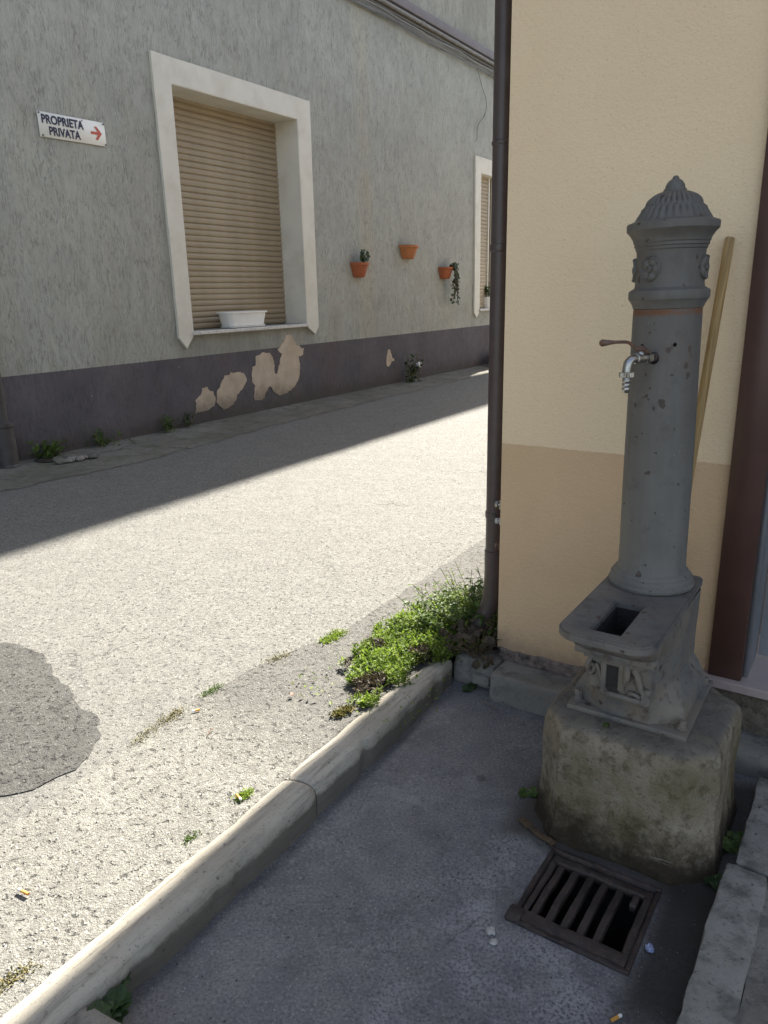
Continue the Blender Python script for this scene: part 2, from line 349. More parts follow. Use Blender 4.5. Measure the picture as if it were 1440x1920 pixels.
def m_beige():
    t = NT('beige_render'); X = t.xyz(t.co)
    fin = t.noise(130, 3, .6); f2 = t.noise(55, 3, .6); big = t.noise(1.4, 5, .6)
    up = t.mix(t.ramp(big, [(.3, 0), (.7, 1)]), (.79, .61, .395), (.84, .665, .445))
    lo = t.mix(t.ramp(big, [(.3, 0), (.7, 1)]), (.62, .43, .255), (.68, .48, .295))
    lo = t.mix(t.ramp(t.noise(5, 5, .65), [(.5, 0), (.8, .3)]), lo, (.50, .36, .23))
    edge = t.math('ADD', t.math('ADD', X[2], t.math('MULTIPLY', t.noise(60, 3, .6), .008)), t.math('MULTIPLY', t.noise(4, 2, .5), .012))
    c = t.mix(t.step(edge, 1.038, 1.042), lo, up)
    up2 = t.ramp(t.vor(70), [(0, 1), (.06, 1), (.1, 0)]); uc = t.ramp(t.xyz(t.vor(70, out='Color'))[0], [(.93, 0), (.95, .7)])
    c = t.mix(t.math('MULTIPLY', up2, uc), c, (.2, .15, .1))
    c = t.mix(t.ramp(fin, [(.28, .35), (.42, 0)]), c, (.36, .27, .17))
    base = t.math('SUBTRACT', 1, t.step(t.math('ADD', X[2], t.math('MULTIPLY', t.noise(18, 5, .65), .12)), .19, .33))
    c = t.mix(t.math('MULTIPLY', base, .55), c, (.16, .12, .085))
    c = t.mix(t.math('MULTIPLY', t.ramp(t.noise(2.5, 5, .65, t.map(t.co, scale=(1, 1, .35))), [(.55, 0), (.75, .25)]), t.step(X[2], 1.5, .9)), c, (.33, .24, .15))
    h = t.math('ADD', fin, t.math('MULTIPLY', f2, 1.2))
    return t.done(c, .88, t.bump(h, .6, .005), spec=.25)
M_BEIGEM = m_beige()

def m_simple(name, col, rough=.6, var=.15, scale=12, bump=.2, bd=.003, metal=0, spec=.5, dirt=None, da=.5, ds=6):
    t = NT(name)
    n1 = t.noise(scale, 5, .6); c = t.mix(t.ramp(n1, [(.3, 0), (.7, 1)]), tuple(x*(1-var) for x in col), tuple(min(1, x*(1+var)) for x in col))
    if dirt: c = t.mix(t.ramp(t.noise(ds, 5, .65), [(.48, 0), (.68, da)]), c, dirt)
    return t.done(c, rough, t.bump(t.noise(scale*5, 4, .6), bump, bd), metal, spec)
M_TRIM = m_simple('cream_painted_surround', (.66, .63, .54), .75, .04, 3, .25, .003, dirt=(.50, .455, .36), da=.45, ds=2.6)
M_SILL = m_simple('speckled_marble_sill', (.55, .53, .49), .5, .2, 30, .1, .001, dirt=(.25, .24, .22), ds=22)
M_PIPE = m_simple('brown_downpipe_paint', (.070, .050, .046), .40, .12, 14, .12, .001, dirt=(.11, .10, .095), da=.3, ds=4)
M_IRONPIPE = m_simple('old_iron_pipe', (.06, .052, .048), .6, .3, 12, .4, .003)
M_BROWN = m_simple('dark_brown_door_frame', (.075, .036, .026), .42, .12, 10, .25, .001, dirt=(.12, .06, .045), da=.3)
M_ALU = m_simple('brushed_aluminium', (.36, .37, .39), .38, .08, 30, .1, .001, metal=.75)
M_MARBLE = m_simple('pink_marble', (.42, .34, .31), .45, .2, 9, .15, .001, dirt=(.22, .17, .15), ds=9)
M_GLASSD = m_simple('dark_window_glass', (.02, .02, .022), .12, .1)
M_WHITEP = m_simple('white_plastic', (.72, .72, .69), .4, .04, 8, .05, .001)
M_BLACKR = m_simple('black_rubber', (.02, .02, .022), .5)
M_GREYCON = m_simple('grey_cable_duct', (.19, .185, .175), .7, .2, 8, .3, .003, dirt=(.09, .085, .08))
M_LEDGE = m_simple('purplish_ledge_paint', (.15, .138, .145), .8, .1, 5, .3, .003)
M_CABLE = m_simple('grey_cable', (.10, .10, .095), .6, .2)
M_CABLE2 = m_simple('pale_cable', (.22, .215, .2), .6, .2)
M_CONCR = m_simple('foundation_concrete', (.15, .125, .095), .95, .35, 20, .9, .012, dirt=(.05, .04, .03), da=.8, ds=25)
M_PINKC = m_simple('flaked_wall_base', (.20, .155, .13), .95, .35, 22, .9, .010, dirt=(.035, .03, .026), da=.9, ds=20)
M_CHROME = m_simple('dull_chrome', (.42, .41, .39), .33, .2, 40, .2, .0008, metal=1, dirt=(.22, .19, .15), da=.6, ds=60)
M_RUSTM = m_simple('rusty_lever_iron', (.15, .095, .07), .75, .45, 90, .5, .0015, metal=.3, dirt=(.20, .085, .035), da=.8, ds=60)
M_BRASS = m_simple('weathered_brass', (.30, .26, .20), .5, .25, 60, .3, .001, metal=.7)
M_WHITEPAINT = m_simple('enamel_white', (.72, .71, .64), .35, .03, 6, .03, .001)
M_NAVY = m_simple('navy_print', (.018, .02, .055), .45, .1)
M_RED = m_simple('red_print', (.50, .10, .06), .45, .1)
M_SCREW = m_simple('steel_screw', (.12, .11, .1), .5, .1, metal=.6)
M_PIT = m_simple('wet_and_shade_dark', (.025, .022, .02), .7, .3, 20, .6, .006)  # wet dark of the grate pit, also painted shade in niche and drain box
M_CORK = m_simple('cork_filter', (.62, .30, .07), .8, .15, 200)
M_PAPER = m_simple('white_paper', (.75, .73, .68), .8, .06, 50)
M_FOIL = m_simple('blue_white_foil', (.35, .40, .62), .3, .5, 120, .6, .002, metal=.3)
M_SOIL = m_simple('dark_soil', (.035, .026, .018), .95, .4, 60, 1, .006)
M_PETAL = m_simple('red_petal', (.7, .12, .06), .6, .1)
M_TWIG = m_simple('dry_twig', (.16, .11, .07), .9, .3, 60)
M_ROT = m_simple('rotten_wood', (.075, .048, .026), .95, .5, 60, .8, .003)
M_PEBBLE = m_simple('pale_pebble', (.42, .40, .37), .8, .2, 60, .5, .002)

def m_terracotta(name, col):
    t = NT(name); c = t.mix(t.ramp(t.noise(14, 5, .6), [(.3, 0), (.7, 1)]), tuple(x*.85 for x in col), tuple(x*1.12 for x in col))
    return t.done(c, .8, t.bump(t.noise(90, 3, .6), .2, .001), spec=.3)
M_TERRA = m_terracotta('terracotta', (.36, .115, .05)); M_TERRA2 = m_terracotta('orange_terracotta', (.42, .165, .065)); M_TERRA3 = m_terracotta('dull_red_terracotta', (.20, .075, .05))

def m_shutter():
    t = NT('beige_roller_slats'); X = t.xyz(t.co)
    c = t.mix(t.ramp(t.noise(2.5, 5, .6), [(.3, 0), (.7, 1)]), (.31, .25, .165), (.37, .30, .20))
    c = t.mix(t.ramp(t.noise(9, 5, .7, t.map(t.co, scale=(.25, 1, 1))), [(.5, 0), (.75, .45)]), c, (.22, .18, .125))
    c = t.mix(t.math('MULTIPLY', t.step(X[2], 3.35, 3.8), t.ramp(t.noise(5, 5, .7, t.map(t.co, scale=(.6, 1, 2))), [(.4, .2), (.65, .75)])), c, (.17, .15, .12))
    return t.done(c, .6, t.bump(t.noise(40, 3, .6, t.map(t.co, scale=(.2, 1, 1))), .15, .002), spec=.4)
M_SHUT = m_shutter()

def m_patch():
    t = NT('bare_cement_repair')
    X = t.xyz(t.co)
    c = t.mix(t.ramp(t.noise(4, 6, .65), [(.35, 0), (.65, 1)]), (.43, .345, .25), (.60, .51, .40))
    c = t.mix(t.ramp(t.noise(16, 5, .7), [(.5, 0), (.7, .5)]), c, (.30, .24, .18))
    f = t.math('SUBTRACT', 1, t.step(t.math('ADD', X[2], t.math('MULTIPLY', t.noise(6, 4, .6), .3)), .42, .62))
    c = t.mix(t.math('MULTIPLY', f, .65), c, (.15, .13, .10))
    return t.done(c, .95, t.bump(t.noise(22, 5, .65), .5, .01), spec=.2)
M_REPAIR = m_patch()

def m_iron(name, rustz=None, marks=(), base=(.112, .103, .092), dirty=0.0, white=.5):
    """painted cast iron, object z is height above the block"""
    t = NT(name); X = t.xyz(t.co)
    big = t.noise(5, 5, .6); fin = t.noise(60, 5, .65); mid = t.noise(18, 5, .65)
    c = t.mix(t.ramp(big, [(.35, 0), (.66, 1)]), tuple(x*.86 for x in base), tuple(x*1.22 for x in base))
    c = t.mix(t.ramp(t.noise(7, 5, .6, t.map(t.co, scale=(3, 3, .35))), [(.5, 0), (.75, .35)]), c, (.175, .170, .152))
    c = t.mix(t.math('MULTIPLY', t.step(X[2], 1.15, .45), t.ramp(t.noise(4.5, 5, .62, t.map(t.co, scale=(1.5, 1.5, .8))), [(.35, .15), (.65, .6)])), c, (.19, .185, .165))
    c = t.mix(t.math('MULTIPLY', t.step(t.math('ABSOLUTE', t.math('SUBTRACT', X[2], .9)), .3, .1), t.ramp(t.noise(8, 5, .7, t.map(t.co, scale=(3.5, 3.5, .22))), [(.56, 0), (.7, .5)])), c, (.11, .085, .062))
    c = t.mix(t.ramp(mid, [(.3, .4), (.44, 0)]), c, tuple(x*.6 for x in base))
    if dirty:
        c = t.mix(t.ramp(t.noise(9, 6, .68), [(.40, 0), (.62, dirty)]), c, (.20, .165, .125))
        c = t.mix(t.ramp(t.noise(26, 5, .7), [(.54, 0), (.68, dirty)]), c, (.075, .045, .035))
    # chipped rust spots
    sp = t.n('ShaderNodeVectorMath'); sp.operation = 'ADD'; t.L(t.co, sp.inputs[0])
    ns = t.n('ShaderNodeVectorMath'); ns.operation = 'SCALE'; t.L(t.noise(50, 3, .6, col=True), ns.inputs[0]); ns.inputs['Scale'].default_value = .02; t.L(ns.outputs[0], sp.inputs[1])
    rs = t.math('MULTIPLY', t.ramp(t.vor(20, sp.outputs[0]), [(0, 1), (.16, 1), (.2, 0)]), t.ramp(t.xyz(t.vor(20, sp.outputs[0], out='Color'))[0], [(.80, 0), (.81, 1)]))
    rs2 = t.math('MULTIPLY', t.ramp(t.vor(55, sp.outputs[0]), [(0, 1), (.2, 1), (.25, 0)]), t.ramp(t.xyz(t.vor(55, sp.outputs[0], out='Color'))[0], [(.92, 0), (.93, 1)]))
    chips = t.math('MAXIMUM', rs, rs2)
    for (p, r) in marks:
        dn_ = t.n('ShaderNodeVectorMath'); dn_.operation = 'DISTANCE'; t.L(sp.outputs[0], dn_.inputs[0]); dn_.inputs[1].default_value = (p[0]+.01, p[1]+.01, p[2]+.01)
        chips = t.math('MAXIMUM', chips, t.math('SUBTRACT', 1, t.step(dn_.outputs['Value'], r*.85, r*1.05)))
    c = t.mix(t.math('MULTIPLY', chips, .85), c, (.055, .034, .027))
    wsp = t.math('MULTIPLY', t.ramp(t.vor(75), [(0, 1), (.10, 1), (.15, 0)]), t.ramp(t.xyz(t.vor(75, out='Color'))[1], [(.88, 0), (.89, 1)]))
    c = t.mix(t.math('MULTIPLY', wsp, white), c, (.32, .33, .34))
    if rustz is not None:
        dz = t.math('ABSOLUTE', t.math('SUBTRACT', t.math('ADD', X[2], t.math('MULTIPLY', t.noise(30, 5, .75), .026)), rustz+.009))
        rb = t.math('MULTIPLY', t.math('SUBTRACT', 1, t.step(dz, .003, .015)), t.ramp(t.noise(17, 5, .7), [(.36, .25), (.52, 1)]))
        c = t.mix(t.math('MULTIPLY', rb, .9), c, (.16, .062, .022))
        run = t.math('MULTIPLY', t.math('SUBTRACT', 1, t.step(X[2], rustz-.12, rustz-.0)), 0)
        hz = t.math('MULTIPLY', t.math('SUBTRACT', 1, t.step(t.math('ABSOLUTE', t.math('SUBTRACT', X[2], 1.035)), .03, .12)), t.ramp(t.noise(12, 5, .7, t.map(t.co, scale=(2, 2, .5))), [(.52, 0), (.68, .6)]))
        c = t.mix(hz, c, (.14, .10, .075))
    h = t.math('SUBTRACT', t.math('ADD', t.math('MULTIPLY', fin, .5), mid), t.math('MULTIPLY', chips, .5))
    return t.done(c, t.ramp(big, [(.3, .48), (.7, .68)]), t.bump(h, .45, .003), spec=.45)
def ang(deg):      # direction in fountain coordinates, measured from the camera-facing side, positive to the right in the picture
    th = math.atan2(-.955, .22) + R(deg); return Vector((math.cos(th), math.sin(th), 0))
MARKS = [(tuple(ang(a)*.1015+Vector((0, 0, z))), r) for a, z, r in ((0, .925, .0105), (5, .917, .006), (-13, .912, .006), (-26, .940, .0055), (-22, .932, .004), (-31, .936, .003), (38, 1.018, .008), (43, .995, .0085), (44, 1.062, .009), (46, 1.045, .007), (-14, .735, .006), (-8, .738, .003), (-26, 1.105, .0035), (-19, 1.125, .0025), (10, 1.065, .005), (-5, .79, .005), (30, .80, .003), (-30, .62, .004), (-48, .42, .008), (-40, .425, .006))]
M_IRON = m_iron('painted_cast_iron', rustz=1.16, marks=MARKS)
M_IRON_CAP = m_iron('painted_cast_iron_cap', white=.15)
M_IRON_D = m_iron('dirty_cast_iron', base=(.11, .107, .102), dirty=.85)
M_IRON_T = m_iron('scuffed_table_iron', base=(.068, .064, .070), dirty=.4)

def m_rusty(name, a, b):
    t = NT(name)
    c = t.mix(t.ramp(t.noise(8, 6, .7), [(.35, 0), (.65, 1)]), a, b)
    c = t.mix(t.ramp(t.noise(45, 5, .7), [(.5, 0), (.7, .7)]), c, (.10, .06, .04))
    c = t.mix(t.ramp(t.noise(80, 4, .7), [(.6, 0), (.7, .6)]), c, (.13, .12, .11))
    return t.done(c, t.ramp(t.noise(5, 4, .6), [(.35, .42), (.6, .75)]), t.bump(t.noise(60, 5, .7), .7, .004), .25)
M_GRATE = m_rusty('rusted_grate_iron', (.028, .023, .022), (.066, .050, .043))
M_GRATEF = m_rusty('rusted_grate_rim', (.022, .019, .019), (.055, .040, .035))

def m_block():
    t = NT('weathered_concrete_block'); X = t.xyz(t.co)
    big = t.noise(4.5, 6, .65); mid = t.noise(16, 6, .7); fin = t.noise(90, 4, .7)
    c = t.mix(t.ramp(big, [(.35, 0), (.65, 1)]), (.20, .163, .11), (.36, .295, .215))
    c = t.mix(t.ramp(mid, [(.45, 0), (.7, .6)]), c, (.38, .34, .27))
    c = t.mix(t.ramp(t.noise(22, 6, .72), [(.50, 0), (.64, .7)]), c, (.07, .052, .03))
    nz = t.xyz(t.nor)[2]
    grn = t.math('MULTIPLY', t.ramp(t.noise(5.5, 5, .62, t.map(t.co, scale=(1, 1, .5), loc=(4, 2, 1))), [(.44, 0), (.64, .75)]), t.math('SUBTRACT', 1, t.step(t.math('ABSOLUTE', t.math('SUBTRACT', X[2], .2)), .08, .2)))
    c = t.mix(grn, c, (.13, .105, .04))
    up = t.step(nz, .45, .9)
    c = t.mix(t.math('MULTIPLY', up, t.ramp(t.noise(7, 5, .6), [(.3, .35), (.6, .85)])), c, (.125, .12, .112))
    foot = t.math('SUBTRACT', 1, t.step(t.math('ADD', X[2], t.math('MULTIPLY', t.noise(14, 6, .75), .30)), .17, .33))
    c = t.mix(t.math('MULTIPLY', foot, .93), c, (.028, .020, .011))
    c = t.mix(t.ramp(fin, [(.3, .7), (.42, 0)]), c, (.04, .032, .02))
    scr = t.math('MULTIPLY', t.ramp(t.noise(60, 2, .5, t.map(t.co, scale=(.15, .15, 1), rot=(0, .5, 0))), [(.68, 0), (.7, .6)]), t.ramp(big, [(.5, 0), (.6, 1)]))
    c = t.mix(scr, c, (.38, .35, .28))
    return t.done(c, .85, t.bump(t.math('ADD', mid, t.math('MULTIPLY', fin, .9)), .9, .011), spec=.25)
M_BLOCK = m_block()

def m_wood():
    t = NT('bare_wood_handle')
    g = t.noise(9, 5, .6, t.map(t.co, scale=(9, 9, .5)), .4)
    c = t.mix(t.ramp(g, [(.35, 0), (.62, 1)]), (.24, .145, .052), (.44, .29, .12))
    c = t.mix(t.ramp(t.noise(4, 3, .5), [(.45, 0), (.7, .4)]), c, (.30, .22, .13))
    return t.done(c, .6, t.bump(g, .3, .002), spec=.35)
M_WOOD = m_wood()

def m_leaf(name, a, b, tr=.35):
    t = NT(name); oi = t.vor(60, out='Color')
    r = t.xyz(oi)[0]; c = t.mix(r, a, b)
    d = t.b; t.L(c, d.inputs['Base Color']); d.inputs['Roughness'].default_value = .55; d.inputs['Specular IOR Level'].default_value = .35
    tl = t.n('ShaderNodeBsdfTranslucent'); t.L(t.mix(.5, c, (a[0]*1.5+.02, a[1]*1.6+.03, a[2])), tl.inputs[0])
    mx = t.n('ShaderNodeMixShader'); mx.inputs[0].default_value = tr; t.t.links.new(d.outputs[0], mx.inputs[1]); t.t.links.new(tl.outputs[0], mx.inputs[2]); t.t.links.new(mx.outputs[0], t.out.inputs[0])
    return t.m
M_LEAF = m_leaf('fresh_green_leaf', (.13, .20, .025), (.27, .33, .06), .45)
M_LEAF2 = m_leaf('mid_green_leaf', (.055, .10, .022), (.12, .17, .04), .35)
M_LEAFD = m_leaf('dark_green_leaf', (.022, .045, .014), (.045, .08, .025), .2)
M_LEAFP = m_leaf('purplish_leaf', (.045, .034, .024), (.085, .062, .035), .2)
M_STEM = m_leaf('yellow_green_stem', (.12, .15, .05), (.22, .22, .09), .2)
M_DRY = m_leaf('dry_moss', (.10, .10, .03), (.20, .16, .06), .2)

# ------------------------------------------------------------------ ground
def axis(parts):
    out = [parts[0][0]]
    for a, b, st in parts:
        n = max(1, int(round((b-a)/st))); out += [a+(b-a)*(i+1)/n for i in range(n)]
    return out
def grid_sheet(name, xs, ys, zf, mat, M, hole=None, keep=None):
    nx, ny = len(xs), len(ys)
    vs = [(x, y, zf(x, y)) for y in ys for x in xs]
    fs = []
    for j in range(ny-1):
        for i in range(nx-1):
            cx, cy = (xs[i]+xs[i+1])/2, (ys[j]+ys[j+1])/2
            if hole and hole(cx, cy): continue
            if keep and not keep(cx, cy): continue
            a = j*nx+i; fs.append((a, a+1, a+nx+1, a+nx))
    o = pyd(name, vs, fs, mat, None, M, smooth=True); return o
# terrain ring to the horizon round the fountain pavement
A = 3.0; B = 300
ring = [(-A, -A), (A, -A), (A, A), (-A, A), (-B, -B), (B, -B), (B, B), (-B, B)]
o = pyd('ground', [(x, y, 0) for x, y in ring], [(0, 4, 5, 1), (1, 5, 6, 2), (2, 6, 7, 3), (3, 7, 4, 0)], M_STREETM, None, M_FOUNT)
tag(o, kind='structure')
GX0, GX1, GY0, GY1 = -.135, .182, -.625, -.305      # grate outline in fountain coordinates
xs = axis([(-A, -1.6, .1), (-1.6, GX0+.012, .02), (GX0+.012, GX1-.012, .02), (GX1-.012, .5, .02), (.5, A, .1)])
ys = axis([(-A, -1.2, .1), (-1.2, GY0+.012, .02), (GY0+.012, GY1-.012, .02), (GY1-.012, .55, .02), (.55, A, .1)])
def zb(x, y):
    e = max(abs(x)-1.55, abs(y)-1.1)
    k = max(0, min(1, -e*4))
    n = noise.noise(Vector((x*3, y*3, 1)))*.006 + noise.noise(Vector((x*14, y*14, 4)))*.0022
    if x > GX1: n -= .006*max(0, min(1, (x-GX1)/.05))*max(0, 1-abs(y+.45)/.4)
    return (n-.002)*k
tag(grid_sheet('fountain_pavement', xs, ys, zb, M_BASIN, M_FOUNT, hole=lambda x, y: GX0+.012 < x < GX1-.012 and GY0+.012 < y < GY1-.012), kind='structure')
# street, in street coordinates (local y = -q)
sx = axis([(-40, -1, 3), (-1, .3, .1), (.3, 3.2, .02), (3.2, 6, .06), (6, 14, .2), (14, 60, 2)])
sy = axis([(1.16, 1.36, .1), (1.36, 3.4, .02), (3.4, 5, .05), (5, 6.9, .12)])
def zs(x, y):
    n = noise.noise(Vector((x*.9, y*.9, 2)))*.006 + noise.noise(Vector((x*4, y*4, 7)))*.003 + noise.noise(Vector((x*17, y*17, 4)))*.0016*(1 if x < 4 and y < 4 else 0)
    return STREET_Z + n - .004
tag(grid_sheet('street', sx, sy, zs, M_STREETM, M_STREET, keep=lambda x, y: not (y < 1.36 and x < 2.62)), kind='structure')
# old lane edge between the seam and the kerb
seam = [(4.2, 1.90), (2.567, 1.89), (2.2, 1.997), (1.853, 2.031), (1.62, 2.016), (1.459, 2.0), (1.09, 1.977), (.2, 1.96), (-1, 1.95)]
poly = [(x, y) for x, y in seam] + [(-1, 1.40), (2.62, 1.40), (2.75, 1.20), (4.2, 1.2)]
def fill_sheet(name, poly, zf, mat, M, step=.06, amp=.012, seed=0):
    pts = ragged(poly, amp, .03, seed)
    bm = bmesh.new(); vs = [bm.verts.new((x, y, 0)) for x, y in pts]; bm.faces.new(vs)
    bmesh.ops.triangulate(bm, faces=bm.faces[:])
    co = [p[0] for p in pts]; cy = [p[1] for p in pts]
    for ax, (a, b) in enumerate(((min(co), max(co)), (min(cy), max(cy)))):
        n = int((b-a)/step)
        for i in range(1, n+1):
            p = Vector((0, 0, 0)); p[ax] = a+(b-a)*i/(n+1); nn = Vector((0, 0, 0)); nn[ax] = 1
            bmesh.ops.bisect_plane(bm, geom=bm.verts[:]+bm.edges[:]+bm.faces[:], plane_co=p, plane_no=nn)
    for v in bm.verts: v.co.z = zf(v.co.x, v.co.y)
    for f in bm.faces:
        if f.normal.z < 0: f.normal_flip()
    return from_bm(name, bm, mat, None, M, smooth=True, recalc=False)
tag(fill_sheet('lane_edge', poly, lambda x, y: zs(x, y)+.003, M_LANE, M_STREET), kind='structure')
pp = [(1.75, 3.6), (1.70, 3.193), (1.74, 2.93), (1.60, 2.60), (1.527, 2.339), (1.445, 2.155), (1.30, 2.069), (1.129, 2.092), (1.049, 2.138), (.9, 2.3), (.8, 3.6)]
tag(fill_sheet('asphalt_patch', pp, lambda x, y: zs(x, y)+.004, M_PATCH, M_STREET, amp=.03, seed=3), kind='structure')
vp_ = [(-6, 6.9), (-6, 5.95), (3.4, 5.93), (4.1, 5.84), (5.0, 5.82), (6.6, 5.93), (8.2, 6.04), (13, 6.10), (30, 6.12), (30, 6.9)]
tag(fill_sheet('concrete_verge', vp_, lambda x, y: zs(x, y)+.004+.03*max(0, (y-6.15)/.6), M_VERGE, M_STREET, step=.25, amp=.075), kind='structure')

# kerb stones of the street edge
kerb = tag(empty('kerb', M_STREET), kind='structure')
def kerb_stone(x0, x1, y_in, y_out, ztop, zbot, mat, parent, seed, name='kerb_stone', rnd=.06, amp=.004):
    """y_in = basin side edge (small y), y_out = street side; rounded towards the street"""
    prof = []
    prof.append((y_in+.004, zbot)); prof.append((y_in, zbot+(ztop-zbot)*.5)); prof.append((y_in-.001, ztop-.03))
    prof.append((y_in+.005, ztop-.010)); prof.append((y_in+.016, ztop-.001))
    W = y_out-y_in
    for i in range(1, 8):
        a = i/7; prof.append((y_in+.02+(W-.02)*a, ztop+.004*math.sin(a*2.6)-(rnd*.62)*a**2.6))
    prof.append((y_out+.004, zbot))
    n = max(2, int((x1-x0)/.015)); rings = []
    for k in range(n+1):
        x = x0+(x1-x0)*k/n; e = min(x-x0, x1-x); inset = .007*max(0, 1-e/.018)**2
        ring = []
        for (y, z) in prof:
            cy = (y_in+y_out)/2; yy = y + (cy-y)*inset*6; zz = z - inset*1.0
            j = noise.noise_vector(Vector((x*5+seed, y*9, z*9)))*amp + noise.noise_vector(Vector((x*28+seed, y*28, z*28)))*amp*.45
            edge = math.exp(-((y-y_in)/.02)**2)*max(0, noise.noise(Vector((x*11+seed, 3, 1))))*.016
            if x > 2.1: yy = y_in + (yy-y_in)*(1-.45*((x-2.1)/.46)**1.3) + .018*((x-2.1)/.46)
            ring.append(Vector((x+j.x*.4, yy+j.y+edge, zz+j.z-edge*.4)))
        rings.append(ring)
    bm = bmesh.new(); loft(bm, rings)
    o = from_bm(name, bm, mat, parent); autosmooth(o, 45); return o
kerb_stone(-.15, 1.583, 1.282, 1.445, .112, -.03, M_KERB, kerb, 1)
kerb_stone(1.588, 2.56, 1.290, 1.452, .112, -.03, M_KERB, kerb, 9)
# stone that starts at the end of the kerb, bottom left of the view
st = tag(kerb_stone(-.5, .735, 1.03, 1.30, .105, -.03, M_KERB2, None, 20, rnd=.03, amp=.008), kind='structure'); st.name = 'kerb_end_stone'; st.matrix_world = M_STREET
# kerb stones along the beige wall, in beige coordinates (y negative towards the viewer)
kw = tag(empty('wall_kerb', M_BEIGE), kind='structure')
bm = bmesh.new(); add_box(bm, .045, .52, -.165, -.012, -.03, .113, .016, 2); grid_cut(bm, .03); jitter(bm, .010, 9); autosmooth(from_bm('kerb_stone', bm, M_KERB2, kw), 45)
bm = bmesh.new(); add_box(bm, .53, 1.1, -.16, -.012, -.03, .09, .02, 2); grid_cut(bm, .04); jitter(bm, .012, 7, 4); autosmooth(from_bm('kerb_stone', bm, M_KERB2, kw), 45)
bm = bmesh.new(); add_box(bm, -.16, .03, -.09, .05, -.03, .112, .018, 2); grid_cut(bm, .025); jitter(bm, .020, 11, 8); autosmooth(from_bm('kerb_stone', bm, M_KERB2, kw), 45)
bm = bmesh.new(); add_box(bm, -.06, .02, -.118, -.06, .02, .062, .012, 2); grid_cut(bm, .015); jitter(bm, .008, 16, 3); autosmooth(from_bm('broken_stone', bm, M_KERB2, kw), 45)
# slab kerb on the right, along v
sk = tag(empty('slab_kerb', M_FOUNT), kind='structure')
for (y0, y1, x0, x1, sd_) in ((-1.5, -.165, .315, .425, 2), (-.155, .30, .335, .435, 5)):
    bm = bmesh.new(); add_box(bm, x0, x1, y0, y1, -.03, .062, .010, 2); grid_cut(bm, .03); jitter(bm, .010, 7, sd_); jitter(bm, .004, 40, sd_); autosmooth(from_bm('slab_stone', bm, M_SLAB, sk), 45)
rp = box('right_pavement', .424, 3, -3, .52, -.03, .054, M_KERB2, None, M=M_FOUNT, sub=.08, rough=.006, freq=3); tag(rp, kind='structure')

# ------------------------------------------------------------------ grey building across the street
gb = tag(empty('grey_building', M_GREY), 'grey rustic plastered building across the street with a dark painted base band', 'building')
W1 = (6.465, 8.640, 1.225, 3.835); W2 = (14.30, 15.75, 1.27, 3.80)
TH = .5
def wall_with_holes(name, x0, x1, z0, z1, holes, mat, parent, y0=0.0, y1=TH):
    """rectangular wall pierced by rectangular openings, with reveals"""
    xs_ = sorted({x0, x1, *[h[0] for h in holes], *[h[1] for h in holes]}); zs_ = sorted({z0, z1, *[h[2] for h in holes], *[h[3] for h in holes]})
    bm = bmesh.new(); V = {}
    def v(x, y, z):
        k = (x, y, z)
        if k not in V: V[k] = bm.verts.new(k)
        return V[k]
    for i in range(len(xs_)-1):
        for j in range(len(zs_)-1):
            a, b, c, d = xs_[i], xs_[i+1], zs_[j], zs_[j+1]; cx, cz = (a+b)/2, (c+d)/2
            if any(h[0] < cx < h[1] and h[2] < cz < h[3] for h in holes): continue
            for y in (y0, y1): bm.faces.new((v(a, y, c), v(b, y, c), v(b, y, d), v(a, y, d)))
    for h in [(x0, x1, z0, z1)] + list(holes):
        a, b, c, d = h
        for p, q in (((a, c), (b, c)), ((b, c), (b, d)), ((b, d), (a, d)), ((a, d), (a, c))):
            pts = sorted({p, q, *[(x, p[1]) for x in xs_ if p[1] == q[1] and min(p[0], q[0]) < x < max(p[0], q[0])], *[(p[0], z) for z in zs_ if p[0] == q[0] and min(p[1], q[1]) < z < max(p[1], q[1])]})
            for m, n_ in zip(pts[:-1], pts[1:]):
                try: bm.faces.new((v(m[0], y0, m[1]), v(n_[0], y0, n_[1]), v(n_[0], y1, n_[1]), v(m[0], y1, m[1])))
                except ValueError: pass
    return from_bm(name, bm, mat, parent)
wall_with_holes('wall', -14, 16.15, -.1, 9.6, [W1, W2], M_GREYM, gb)
# invented unseen end wall, its slanting gap shaped to let a sun patch through
bm = bmesh.new(); prism(bm, [(16.15, -.1), (22, -.1), (22, 6.6), (19.7, 5.6), (16.75, 2.9), (16.15, 2.9)], 0, TH); from_bm('sun_gap_wall', bm, M_GREYM, gb)
bm = bmesh.new(); prism(bm, [(16.15, 3.55), (18.6, 6.35), (22, 7.5), (22, 9.6), (16.15, 9.6)], 0, TH); from_bm('sun_gap_wall', bm, M_GREYM, gb)
box('roof', -14.3, 22.3, -.82, TH+.3, 9.6, 9.75, M_TERRA3, gb)
box('ledge', -14, 22, -.10, -.001, 5.80, 5.925, M_LEDGE, gb, bev=.01)

